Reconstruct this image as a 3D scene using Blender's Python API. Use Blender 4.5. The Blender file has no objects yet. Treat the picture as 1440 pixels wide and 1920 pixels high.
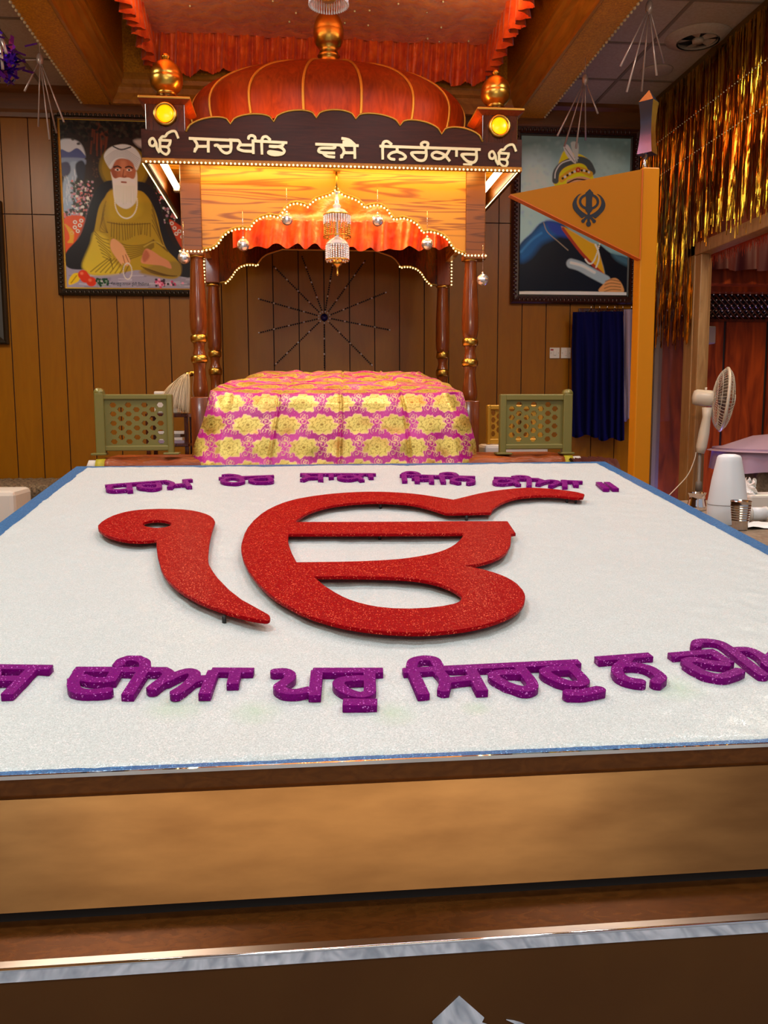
import bpy, bmesh, math, random
import numpy as np
from mathutils import Vector, Matrix
random.seed(7)
rng = np.random.default_rng(7)
sc = bpy.context.scene
COL = sc.collection
PI = math.pi

# ------------------------------------------------------------------ camera
FPX = 1580.0
YAW, PITCH, ROLL = (math.radians(a) for a in (5.6, 6.63, 0.2))
EYE = Vector((0, 0, 1.35))
cf = Vector((math.sin(YAW)*math.cos(PITCH), math.cos(YAW)*math.cos(PITCH), -math.sin(PITCH)))
cr = Vector((math.cos(YAW), -math.sin(YAW), 0))
cd = cf.cross(cr)
cr, cd = cr*math.cos(ROLL)+cd*math.sin(ROLL), cd*math.cos(ROLL)-cr*math.sin(ROLL)
cam = bpy.data.cameras.new('camera')
cam.sensor_fit = 'AUTO'; cam.sensor_width = 36.0; cam.lens = 36.0*FPX/1920
cam.clip_start = 0.05; cam.clip_end = 60
camo = bpy.data.objects.new('camera', cam)
m3 = Matrix((cr, -cd, -cf)).transposed()
camo.matrix_world = Matrix.Translation(EYE) @ m3.to_4x4()
COL.objects.link(camo); sc.camera = camo

# ------------------------------------------------------------------ light
sc.view_settings.view_transform = 'Standard'; sc.view_settings.look = 'None'
sc.view_settings.gamma = 1.0; sc.view_settings.use_curve_mapping = False
sc.view_settings.exposure = 0.0
wd = bpy.data.worlds.new('world'); sc.world = wd; wd.use_nodes = True
bg = wd.node_tree.nodes['Background']
bg.inputs['Color'].default_value = (0.86, 0.88, 1.0, 1); bg.inputs['Strength'].default_value = 0.34

def area(name, loc, size, power, col, rot=(0, 0, 0), spread=180):
    l = bpy.data.lights.new(name, 'AREA'); l.shape = 'RECTANGLE'
    l.size, l.size_y = size; l.energy = power; l.color = col; l.spread = math.radians(spread)
    o = bpy.data.objects.new(name, l); o.location = loc; o.rotation_euler = rot
    COL.objects.link(o); return o
COOL = (0.86, 0.95, 1.0); WARM = (1.0, 0.62, 0.24)
area('ceiling_lamp', (-1.0, 1.5, 3.72), (1.1, 0.5), 46, COOL)
area('ceiling_lamp', (1.5, 1.6, 3.72), (1.1, 0.5), 26, COOL)
for x in (-1.6, 1.5): area('ceiling_lamp', (x, -1.3, 3.72), (.7, 0.6), 34, COOL)
area('ceiling_lamp', (-2.6, 4.2, 3.76), (0.5, 1.1), 66, (1.0, 0.95, 0.80))
area('ceiling_lamp', (2.4, 3.6, 3.76), (0.4, 1.0), 42, (1.0, 0.95, 0.86))
area('ceiling_lamp', (0.23, 3.7, 3.66), (1.2, 0.5), 24, (0.95, 0.95, 1.0))
for x, r in ((-.85, -1), (1.25, 1)): area('canopy_fill', (x, 4.0, 3.80), (.05, 3.2), 23, (1.0, 0.74, 0.4), (math.radians(180), math.radians(-14*r), 0))  # unseen upward fill lights, added to brighten the orange cloth canopy
area('bounce_fill', (0.1, -0.9, 2.3), (2.2, 0.4), 34, (1.0, 0.84, 0.6), (math.radians(122), 0, 0))  # added fill behind the camera, stands in for bounce onto ceiling and beams
area('room_fill', (3.9, 5.6, 3.7), (0.5, 0.5), 42, (1.0, 0.72, 0.42))  # unseen warm fill, added to brighten the back room
area('violet_lamp', (3.05, 6.35, 0.3), (0.25, 0.4), 20, (0.36, 0.3, 1.0), (math.radians(180), 0, 0))

# ------------------------------------------------------------------ pixel rays to real positions
def ray(px, py): return cf*FPX + cr*(px-720) + cd*(py-960)
def U(px, py, ax, val):
    q = ray(px, py); i = 'XYZ'.index(ax)
    return EYE + q*((val-EYE[i])/q[i])

# ------------------------------------------------------------------ materials
MATS = {}
def lin(c):
    return tuple((v/255/12.92 if v/255 <= 0.04045 else ((v/255+0.055)/1.055)**2.4) for v in c)
def mat(name, col, rough=0.5, metal=0.0, emit=None, estr=0.0, spec=0.5, coat=0.0, trans=0.0, sheen=0.0, alpha=1.0):
    m = bpy.data.materials.new(name); m.use_nodes = True
    b = m.node_tree.nodes['Principled BSDF']
    b.inputs['Base Color'].default_value = (*col, 1); b.inputs['Roughness'].default_value = rough
    b.inputs['Metallic'].default_value = metal; b.inputs['Specular IOR Level'].default_value = spec
    b.inputs['Coat Weight'].default_value = coat; b.inputs['Coat Roughness'].default_value = 0.08
    b.inputs['Transmission Weight'].default_value = trans; b.inputs['Sheen Weight'].default_value = sheen
    b.inputs['Alpha'].default_value = alpha
    if emit:
        b.inputs['Emission Color'].default_value = (*emit, 1); b.inputs['Emission Strength'].default_value = estr
    MATS[name] = m
    return m
def nodes(m): return m.node_tree.nodes, m.node_tree.links, m.node_tree.nodes['Principled BSDF']
def ramp(n, stops):
    r = n.new('ShaderNodeValToRGB')
    e = r.color_ramp.elements
    while len(e) < len(stops): e.new(0.5)
    for k, (p, c) in enumerate(stops): e[k].position = p; e[k].color = (*c, 1)
    return r
def coords(n, l, scale, kind='Object', rot=(0, 0, 0)):
    t = n.new('ShaderNodeTexCoord'); mp = n.new('ShaderNodeMapping')
    mp.inputs['Scale'].default_value = scale; mp.inputs['Rotation'].default_value = rot
    l.new(t.outputs[kind], mp.inputs['Vector']); return mp.outputs['Vector']
def bump(n, l, b, height, strength, dist):
    bp = n.new('ShaderNodeBump'); bp.inputs['Strength'].default_value = strength; bp.inputs['Distance'].default_value = dist
    l.new(height, bp.inputs['Height']); l.new(bp.outputs['Normal'], b.inputs['Normal'])
def wood(name, c1, c2, scale, rough=0.35, coat=0.0, dist=2.5, bstr=0.0, wscale=3.0, spec=.5):
    m = mat(name, c1, rough, coat=coat, spec=spec); n, l, b = nodes(m)
    v = coords(n, l, scale)
    w = n.new('ShaderNodeTexNoise'); w.inputs['Scale'].default_value = wscale; w.inputs['Detail'].default_value = 6; w.inputs['Distortion'].default_value = dist
    w.inputs['Roughness'].default_value = 0.6
    l.new(v, w.inputs['Vector'])
    r = ramp(n, [(0.3, c1), (0.7, c2)]); l.new(w.outputs['Fac'], r.inputs['Fac']); l.new(r.outputs['Color'], b.inputs['Base Color'])
    if bstr: bump(n, l, b, w.outputs['Fac'], bstr, 0.01)
    return m
def oak(name, c1, c2, rough=0.35):
    m = mat(name, c1, rough); n, l, b = nodes(m)
    v = coords(n, l, (0.3, 1, 6))
    w = n.new('ShaderNodeTexNoise'); w.inputs['Scale'].default_value = 1.6; w.inputs['Detail'].default_value = 3; w.inputs['Distortion'].default_value = 0.6
    l.new(v, w.inputs['Vector'])
    mu = n.new('ShaderNodeMath'); mu.operation = 'MULTIPLY'; mu.inputs[1].default_value = 60; l.new(w.outputs['Fac'], mu.inputs[0])
    si = n.new('ShaderNodeMath'); si.operation = 'SINE'; l.new(mu.outputs[0], si.inputs[0])
    r = ramp(n, [(0.0, c1), (0.55, c1), (1.0, c2)])
    mr = n.new('ShaderNodeMapRange'); mr.inputs[1].default_value = -1; l.new(si.outputs[0], mr.inputs[0]); l.new(mr.outputs[0], r.inputs['Fac'])
    l.new(r.outputs['Color'], b.inputs['Base Color'])
    return m
def glitter(name, base, fleck, scale=420, amount=0.86, rough=0.55, bstr=0.5, spec=.5):
    m = mat(name, base, rough, spec=spec); n, l, b = nodes(m)
    v = coords(n, l, (1, 1, 1))
    vo = n.new('ShaderNodeTexVoronoi'); vo.inputs['Scale'].default_value = scale; l.new(v, vo.inputs['Vector'])
    sp = n.new('ShaderNodeSeparateColor'); l.new(vo.outputs['Color'], sp.inputs['Color'])
    r = ramp(n, [(0.0, tuple(x*0.8 for x in base)), (amount-0.01, tuple(min(1, x*1.15) for x in base)), (amount, tuple(0.5*(x+y) for x, y in zip(base, fleck))), (0.985, fleck)])
    l.new(sp.outputs[0], r.inputs['Fac']); l.new(r.outputs['Color'], b.inputs['Base Color'])
    r2 = ramp(n, [(0.0, (rough,)*3), (amount, (0.25,)*3)]); l.new(sp.outputs[0], r2.inputs['Fac']); l.new(r2.outputs['Color'], b.inputs['Roughness'])
    bump(n, l, b, sp.outputs[1], bstr, 0.002)
    return m
def noisy(name, c1, c2, scale, rough=0.5, metal=0.0, nscale=4.0, bstr=0.0, bdist=0.01, detail=5, distort=0.0, lo=0.3, hi=0.7, sheen=0.0, spec=0.5):
    m = mat(name, c1, rough, metal, sheen=sheen, spec=spec); n, l, b = nodes(m)
    v = coords(n, l, scale)
    w = n.new('ShaderNodeTexNoise'); w.inputs['Scale'].default_value = nscale; w.inputs['Detail'].default_value = detail; w.inputs['Distortion'].default_value = distort
    l.new(v, w.inputs['Vector'])
    r = ramp(n, [(lo, c1), (hi, c2)]); l.new(w.outputs['Fac'], r.inputs['Fac']); l.new(r.outputs['Color'], b.inputs['Base Color'])
    if bstr: bump(n, l, b, w.outputs['Fac'], bstr, bdist)
    return m
def vcol(name, rough=0.35, metal_attr=False, spec=0.5):
    m = mat(name, (1, 1, 1), rough, spec=spec); n, l, b = nodes(m)
    a = n.new('ShaderNodeAttribute'); a.attribute_name = 'paint'
    l.new(a.outputs['Color'], b.inputs['Base Color'])
    if metal_attr: l.new(a.outputs['Alpha'], b.inputs['Metallic'])
    return m

wood('wall_wood', lin((148, 92, 0)), lin((137, 83, 0)), (3, 3, 0.5), rough=0.33, spec=.28)
mat('groove', lin((52, 22, 4)), 0.7)
wood('cornice_wood', lin((112, 66, 16)), lin((88, 50, 10)), (0.4, 3, 3), rough=0.4)
noisy('ceiling_tile', lin((172, 158, 140)), lin((160, 144, 126)), (1, 1, 1), 0.9, nscale=60)
mat('ceiling_grid', lin((120, 104, 88)), 0.6)
noisy('gold_paper', lin((226, 158, 26)), lin((176, 108, 8)), (1, 1, 1), 0.42, 0.12, nscale=90, bstr=0.4, bdist=0.004)
wood('beam_wood', lin((186, 130, 44)), lin((150, 98, 26)), (3, 0.5, 3), rough=0.35, spec=.3)
mat('bead_trim', lin((190, 170, 130)), 0.4)
wood('fascia_wood', lin((70, 28, 10)), lin((42, 14, 3)), (1, 1, 14), rough=0.42, wscale=2, spec=.22)
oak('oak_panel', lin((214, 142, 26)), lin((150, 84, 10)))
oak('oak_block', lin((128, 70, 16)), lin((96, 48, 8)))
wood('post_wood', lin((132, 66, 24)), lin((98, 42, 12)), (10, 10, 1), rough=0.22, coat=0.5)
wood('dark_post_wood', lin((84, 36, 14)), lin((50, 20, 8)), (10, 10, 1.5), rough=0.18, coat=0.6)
wood('dome_wood', lin((142, 56, 14)), lin((104, 34, 6)), (6, 6, 1.2), rough=0.45, coat=0.0)
M_ = MATS['dome_wood'].node_tree.nodes['Principled BSDF'].inputs['Specular IOR Level']; M_.default_value = .25
mat('gold', lin((206, 164, 74)), 0.28, 1.0)
mat('gold_paint', lin((190, 150, 60)), 0.4, 0.6)
mat('letter_gold', lin((226, 222, 176)), 0.35, 0.3)
mat('yellow_lens', lin((255, 190, 10)), 0.2, emit=lin((255, 176, 0)), estr=1.1)
mat('bulb_glow', (1, 0.8, 0.5), 0.3, emit=(1.0, 0.66, 0.26), estr=2.6)
mat('tube_glow', (1, 1, 0.9), 0.3, emit=(1.0, 0.84, 0.46), estr=13.0)
mat('strip_glow', (1, 1, 0.9), 0.3, emit=(1.0, 0.72, 0.26), estr=9.0)
mat('chrome', (0.86, 0.87, 0.9), 0.06, 1.0)
mat('steel', (0.62, 0.6, 0.58), 0.18, 1.0)
mat('ball_silver', (0.95, 0.96, 0.98), 0.22, 0.9)
mat('mirror', (0.85, 0.88, 0.92), 0.03, 1.0)
mat('crystal', (0.95, 0.97, 1.0), 0.08, spec=0.8, metal=0.35)
m_ = glitter('white_granules', lin((208, 219, 217)), (1, 1, 1), 620, 0.93, 0.7, 0.9)
glitter('blue_glitter', lin((32, 96, 150)), lin((110, 170, 220)), 500, 0.9, 0.6, 0.5)
glitter('red_glitter', lin((150, 0, 9)), lin((250, 110, 80)), 520, 0.945, 0.6, 0.25, spec=.05)
glitter('purple_glitter', lin((118, 0, 112)), lin((230, 130, 230)), 560, 0.972, 0.6, 0.3, spec=.08)
mat('black_peg', (0.015, 0.012, 0.012), 0.5)
noisy('copper_panel', lin((150, 106, 60)), lin((112, 74, 38)), (1, 4, 4), 0.33, 0.85, nscale=7, detail=10, bstr=0.06, bdist=0.002, lo=.2, hi=.85)
noisy('brown_laminate', lin((120, 70, 26)), lin((96, 54, 18)), (1, 2, 2), 0.22, 0.55, nscale=30, distort=1.5)
noisy('brown_board', lin((88, 54, 20)), lin((80, 47, 16)), (1, 1, 1), 0.6, 0.0, nscale=5, spec=.15)
mat('black', (0.008, 0.008, 0.008), 0.6)
noisy('orange_satin', lin((236, 104, 22)), lin((196, 58, 8)), (1, 1, 1), 0.36, 0.15, nscale=14, bstr=0.55, bdist=0.02, sheen=0.3)
noisy('orange_canopy', lin((244, 146, 56)), lin((214, 96, 26)), (1, 1, 1), 0.4, 0.2, nscale=12, bstr=0.9, bdist=0.03, sheen=0.3)
mat('frame_dark', lin((44, 34, 22)), 0.35, 0.3)
mat('frame_gold', lin((176, 138, 54)), 0.35, 0.8)
mat('frame_red', lin((52, 20, 12)), 0.35)
vcol('painted_print', 0.3, spec=.15); vcol('brocade', 0.36, True)
mat('olive_rail', lin((126, 118, 60)), 0.35, 0.15)
mat('gold_rail', lin((196, 146, 44)), 0.35, 0.3)
mat('white_cloth', lin((214, 208, 200)), 0.85)
mat('yellow_band', lin((176, 164, 30)), 0.6)
noisy('brown_silk', lin((168, 84, 26)), lin((110, 44, 12)), (1, 4, 4), 0.4, 0.1, nscale=6, bstr=0.8, bdist=0.03)
mat('flag_yellow', lin((176, 106, 0)), 0.5, spec=.2)
mat('pole_yellow', lin((204, 126, 0)), 0.45, spec=.25)
mat('flag_orange_edge', lin((206, 92, 14)), 0.45)
mat('navy_mark', lin((8, 10, 26)), 0.5)
mat('navy_cloth', lin((10, 10, 62)), 0.9, spec=.1)
mat('lilac_cloth', lin((150, 132, 150)), 0.8)
mat('plate_white', lin((214, 206, 196)), 0.35)
mat('switch_red', lin((150, 20, 14)), 0.4)
mat('spear_steel', (0.24, 0.3, 0.52), 0.16, 1.0)
mat('foil_gold', lin((196, 148, 40)), 0.16, 1.0)
mat('foil_header', lin((120, 92, 20)), 0.4, 0.7)
noisy('red_wood', lin((160, 66, 14)), lin((92, 28, 4)), (5, 5, 0.7), 0.3, nscale=3, detail=4, distort=1.0)
wood('jamb_wood', lin((176, 134, 84)), lin((140, 100, 56)), (6, 6, 0.6), rough=0.45)
mat('glass', (0.10, 0.05, 0.05), 0.05, spec=0.8, alpha=0.35)
mat('fan_white', lin((206, 194, 176)), 0.35)
mat('fan_grey', lin((120, 108, 98)), 0.4)
mat('vase_white', lin((226, 228, 230)), 0.4)
mat('paper_white', lin((236, 236, 232)), 0.8)
mat('lavender', lin((176, 150, 178)), 0.8)
noisy('brown_weave', lin((150, 128, 98)), lin((66, 50, 34)), (1, 1, 1), 0.9, nscale=60, bstr=0.8, bdist=0.01)
noisy('paisley_cloth', lin((150, 128, 104)), lin((112, 92, 70)), (1, 1, 1), 0.8, nscale=18, distort=2.5)
noisy('hair', lin((206, 168, 92)), lin((236, 222, 196)), (1, 1, 1), 0.5, nscale=3)
mat('purple_foil', lin((70, 20, 150)), 0.2, 0.8)
mat('rod_clear', lin((150, 132, 124)), 0.3, 0.3)
noisy('floor_sheet', lin((200, 202, 206)), lin((120, 128, 136)), (3, 1, 1), 0.7, nscale=4, distort=3)
noisy('floor_carpet', lin((196, 190, 180)), lin((166, 158, 148)), (1, 1, 1), 0.95, nscale=3)
noisy('platform_carpet', lin((120, 80, 46)), lin((96, 62, 34)), (1, 1, 1), 0.95, nscale=30)
mat('bead_black', (0.012, 0.01, 0.02), 0.15)
mat('hub_blue', lin((28, 22, 90)), 0.2, 0.4)
mat('dark_red', lin((70, 16, 10)), 0.6)
mat('red_tinsel', lin((190, 70, 40)), 0.35, 0.5)
def M(n): return MATS[n]

# ------------------------------------------------------------------ mesh helpers
WORLD = {}
class MB:
    def __init__(s): s.v = []; s.f = []; s.m = []; s.sm = []
    def add(s, vs, fs, mi=0, sm=False):
        o = len(s.v); s.v += [tuple(v) for v in vs]
        for f in fs: s.f.append(tuple(i+o for i in f)); s.m.append(mi); s.sm.append(sm)
        return s
    def box(s, a, b, mi=0, fr=None, bev=0.0):
        (x0, y0, z0), (x1, y1, z1) = a, b
        if x0 > x1: x0, x1 = x1, x0
        if y0 > y1: y0, y1 = y1, y0
        if z0 > z1: z0, z1 = z1, z0
        if bev:
            e = min(bev, (x1-x0)/2.01, (y1-y0)/2.01, (z1-z0)/2.01)
            bm = bmesh.new()
            bmesh.ops.create_cube(bm, size=1)
            for v in bm.verts: v.co = Vector(((x0+x1)/2+v.co.x*(x1-x0), (y0+y1)/2+v.co.y*(y1-y0), (z0+z1)/2+v.co.z*(z1-z0)))
            bmesh.ops.bevel(bm, geom=bm.edges[:], offset=e, segments=2, affect='EDGES', profile=0.5)
            bm.verts.index_update()
            vs = [v.co.copy() for v in bm.verts]; fs = [[v.index for v in f.verts] for f in bm.faces]; bm.free()
        else:
            vs = [Vector(p) for p in ((x0,y0,z0),(x1,y0,z0),(x1,y1,z0),(x0,y1,z0),(x0,y0,z1),(x1,y0,z1),(x1,y1,z1),(x0,y1,z1))]
            fs = [(0,3,2,1),(4,5,6,7),(0,1,5,4),(1,2,6,5),(2,3,7,6),(3,0,4,7)]
        if fr: vs = [fr @ v for v in vs]
        return s.add(vs, fs, mi)
    def tube(s, pts, r, n=8, mi=0, caps=True, closed=False):
        pts = [Vector(p) for p in pts]; N = len(pts)
        rs = r if isinstance(r, (list, tuple)) else [r]*N
        base = len(s.v); vs = []; fs = []
        up = None
        for i, p in enumerate(pts):
            if closed: t = pts[(i+1) % N]-pts[i-1]
            else: t = pts[min(i+1, N-1)]-pts[max(i-1, 0)]
            t = t.normalized() if t.length > 1e-9 else Vector((0, 0, 1))
            if up is None: up = t.orthogonal().normalized()
            up = (up-t*up.dot(t)); up = up.normalized() if up.length > 1e-6 else t.orthogonal().normalized()
            w = t.cross(up)
            for k in range(n):
                a = 2*PI*k/n; vs.append(p+(up*math.cos(a)+w*math.sin(a))*rs[i])
        for i in range(N if closed else N-1):
            for k in range(n):
                j = (i+1) % N; fs.append((i*n+k, i*n+(k+1) % n, j*n+(k+1) % n, j*n+k))
        if caps and not closed: fs.append(tuple(range(n-1, -1, -1))); fs.append(tuple((N-1)*n+k for k in range(n)))
        return s.add(vs, fs, mi, True)
    def lathe(s, prof, c=(0, 0, 0), n=24, mi=0, fr=None, sx=1, sy=1, smooth=True):
        vs = []; fs = []
        for r, z in prof:
            for k in range(n):
                a = 2*PI*k/n; v = Vector((r*math.cos(a)*sx, r*math.sin(a)*sy, z))
                vs.append((fr @ v if fr else v)+Vector(c))
        for i in range(len(prof)-1):
            for k in range(n): fs.append((i*n+k, i*n+(k+1) % n, (i+1)*n+(k+1) % n, (i+1)*n+k))
        fs.append(tuple(range(n-1, -1, -1))); fs.append(tuple((len(prof)-1)*n+k for k in range(n)))
        return s.add(vs, fs, mi, smooth)
    def grid(s, P, mi=0, smooth=True, flip=False):
        R = len(P); Cn = len(P[0]); vs = [p for row in P for p in row]; fs = []
        for i in range(R-1):
            for j in range(Cn-1):
                q = (i*Cn+j, i*Cn+j+1, (i+1)*Cn+j+1, (i+1)*Cn+j); fs.append(q[::-1] if flip else q)
        return s.add(vs, fs, mi, smooth)
    def prism(s, poly, d0, d1, axis='Y', mi=0):
        # poly of 2D points: (x,z) for axis Y, (y,z) for X, (x,y) for Z
        def P(a, b, d): return (a, d, b) if axis == 'Y' else ((d, a, b) if axis == 'X' else (a, b, d))
        n = len(poly); vs = [P(*p, d0) for p in poly]+[P(*p, d1) for p in poly]
        fs = [tuple(range(n)), tuple(range(2*n-1, n-1, -1))]
        for k in range(n): j = (k+1) % n; fs.append((k, k+n, j+n, j))
        return s.add(vs, fs, mi)
    def sphere(s, c, r, n=12, m=8, mi=0, sz=1.0):
        return s.lathe([(r*math.sin(PI*k/m)+1e-5, -r*sz*math.cos(PI*k/m)) for k in range(m+1)], c, n, mi)
    def build(s, name, mats, parent=None, origin=None, fixn=True):
        if not isinstance(mats, (list, tuple)): mats = [mats]
        arr = np.array(s.v, dtype=float)
        if origin is None:
            lo, hi = arr.min(0), arr.max(0); origin = Vector((lo+hi)/2)
            if parent is None: origin.z = lo[2]
        origin = Vector(origin)
        me = bpy.data.meshes.new(name)
        me.from_pydata((arr-np.array(origin)).tolist(), [], s.f)
        for m in mats: me.materials.append(M(m))
        me.polygons.foreach_set('material_index', s.m); me.polygons.foreach_set('use_smooth', s.sm)
        if fixn:
            bm = bmesh.new(); bm.from_mesh(me); bmesh.ops.recalc_face_normals(bm, faces=bm.faces[:]); bm.to_mesh(me); bm.free()
        me.update()
        return link(name, me, origin, parent)
def link(name, me, origin, parent=None):
    o = bpy.data.objects.new(name, me); COL.objects.link(o)
    WORLD[o.name] = Vector(origin)
    if parent is not None:
        o.parent = parent; o.location = Vector(origin)-WORLD[parent.name]
    else: o.location = origin
    return o
def tag(o, label=None, cat=None, group=None, kind=None):
    if label: o['label'] = label
    if cat: o['category'] = cat
    if group: o['group'] = group
    if kind: o['kind'] = kind
    return o
def thing(name, label, cat, loc, group=None):
    o = bpy.data.objects.new(name, None); o.empty_display_size = 0.05; COL.objects.link(o); o.location = loc
    WORLD[o.name] = Vector(loc)
    return tag(o, label, cat, group)
def struct(o): o['kind'] = 'structure'; return o
def sharp(o, ang=40):
    for p in o.data.polygons: p.use_smooth = True
    o.data.set_sharp_from_angle(angle=math.radians(ang)); return o

# ------------------------------------------------------------------ outlines from strokes and polygons
def seg_d(px, py, a, b):
    ax, ay = a; bx, by = b; dx, dy = bx-ax, by-ay; L = dx*dx+dy*dy+1e-18
    t = np.clip(((px-ax)*dx+(py-ay)*dy)/L, 0, 1)
    return np.hypot(px-ax-t*dx, py-ay-t*dy)
def poly_sdf(px, py, pts):
    d = np.full(px.shape, 1e9); ins = np.zeros(px.shape, bool); n = len(pts)
    for i in range(n):
        a, b = pts[i], pts[(i+1) % n]
        d = np.minimum(d, seg_d(px, py, a, b))
        cond = (a[1] > py) != (b[1] > py)
        if a[1] != b[1]: ins ^= cond & (px < (b[0]-a[0])*(py-a[1])/(b[1]-a[1])+a[0])
    return np.where(ins, -d, d)
def stroke_sdf(px, py, pts, r, flat=False):
    d = np.full(px.shape, 1e9)
    n = len(pts)-1
    for i, (a, b) in enumerate(zip(pts[:-1], pts[1:])):
        s = seg_d(px, py, a, b)-r; L = math.hypot(b[0]-a[0], b[1]-a[1])
        if flat and L > 1e-6:
            ux, uy = (b[0]-a[0])/L, (b[1]-a[1])/L
            if i == n-1: s = np.maximum(s, (px-b[0])*ux+(py-b[1])*uy-.25*r)
            if i == 0: s = np.maximum(s, (a[0]-px)*ux+(a[1]-py)*uy-.25*r)
        d = np.minimum(d, s)
    return d
def smooth_pts(pts, k=6, closed=False):
    # Catmull-Rom through the given points
    P = [np.array(p, float) for p in pts]; n = len(P)
    if n < 3: return [tuple(p) for p in P]
    out = []
    rg = range(n) if closed else range(n-1)
    for i in rg:
        if closed: p0, p1, p2, p3 = P[i-1], P[i], P[(i+1) % n], P[(i+2) % n]
        else: p0, p1, p2, p3 = P[max(i-1, 0)], P[i], P[i+1], P[min(i+2, n-1)]
        for j in range(k):
            t = j/k
            out.append(tuple(0.5*((2*p1)+(-p0+p2)*t+(2*p0-5*p1+4*p2-p3)*t*t+(-p0+3*p1-3*p2+p3)*t**3)))
    if not closed: out.append(tuple(P[-1]))
    return out
def contours(f, x0, y0, h):
    s = f < 0; nx, ny = f.shape; nxt = {}
    def pt(i, j, hor):
        a = f[i, j]; b = f[i+1, j] if hor else f[i, j+1]; t = a/(a-b)
        return (x0+(i+t)*h, y0+j*h) if hor else (x0+i*h, y0+(j+t)*h)
    c = s[:-1, :-1].astype(int)+2*s[1:, :-1]+4*s[1:, 1:]+8*s[:-1, 1:]
    TB = {1: [('l', 'b')], 2: [('b', 'r')], 3: [('l', 'r')], 4: [('r', 't')], 5: [('l', 't'), ('r', 'b')], 6: [('b', 't')], 7: [('l', 't')],
          8: [('t', 'l')], 9: [('t', 'b')], 10: [('b', 'l'), ('t', 'r')], 11: [('t', 'r')], 12: [('r', 'l')], 13: [('r', 'b')], 14: [('b', 'l')]}
    for i, j in zip(*np.nonzero((c > 0) & (c < 15))):
        K = {'b': (i, j, 1), 't': (i, j+1, 1), 'l': (i, j, 0), 'r': (i+1, j, 0)}
        for a, b in TB[int(c[i, j])]: nxt[K[a]] = K[b]
    loops = []
    while nxt:
        st, cur = nxt.popitem(); lp = [st]
        while cur != st and cur in nxt: lp.append(cur); cur = nxt.pop(cur)
        if len(lp) > 5: loops.append([pt(*k) for k in lp])
    return loops
def simplify(pts, tol):
    # Douglas-Peucker on a closed loop
    P = np.array(pts); n = len(P)
    def rec(a, b):
        if b <= a+1: return []
        p, q = P[a], P[b % n]; d = q-p; L = np.hypot(*d)+1e-12
        seg = P[a+1:b]; dist = np.abs((seg[:, 0]-p[0])*d[1]-(seg[:, 1]-p[1])*d[0])/L
        k = int(dist.argmax())
        if dist[k] < tol: return []
        k += a+1
        return rec(a, k)+[k]+rec(k, b)
    far = int(np.hypot(*(P-P[0]).T).argmax())
    idx = [0]+rec(0, far)+[far]+rec(far, n)
    return [tuple(P[i]) for i in idx]
def loops_mesh(name, loops, thick, bevel=0.0, ofs=0.0):
    cu = bpy.data.curves.new(name, 'CURVE'); cu.dimensions = '2D'; cu.fill_mode = 'BOTH'
    cu.extrude = max(thick/2-bevel, 1e-5); cu.bevel_depth = bevel; cu.bevel_resolution = 1; cu.offset = -bevel
    for lp in loops:
        sp = cu.splines.new('POLY'); sp.points.add(len(lp)-1); sp.use_cyclic_u = True
        for p, q in zip(sp.points, lp): p.co = (q[0], q[1], 0, 1)
    o = bpy.data.objects.new(name, cu); me = bpy.data.meshes.new_from_object(o)
    bpy.data.objects.remove(o); bpy.data.curves.remove(cu)
    me.name = name
    return me
def outline_mesh(name, parts, h, thick, bevel=0.0, tol=0.35):
    xs = [p[0] for q in parts for p in q[1]]; ys = [p[1] for q in parts for p in q[1]]
    pad = max([q[2] for q in parts if q[0] == 'stroke'] or [0])+3*h
    x0, y0 = min(xs)-pad, min(ys)-pad
    nx, ny = int((max(xs)+pad-x0)/h)+2, int((max(ys)+pad-y0)/h)+2
    gx, gy = np.meshgrid(x0+h*np.arange(nx), y0+h*np.arange(ny), indexing='ij')
    f = np.full(gx.shape, 1e9)
    for q in parts:
        if q[0] == 'stroke': f = np.minimum(f, stroke_sdf(gx, gy, q[1], q[2], len(q) > 3))
        elif q[0] == 'poly': f = np.minimum(f, poly_sdf(gx, gy, q[1]))
        else: f = np.maximum(f, -poly_sdf(gx, gy, q[1]))
    f = np.where(np.abs(f) < 1e-9, 1e-9, f)
    return loops_mesh(name, [simplify(l, tol*h) for l in contours(f, x0, y0, h)], thick, bevel)

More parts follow.
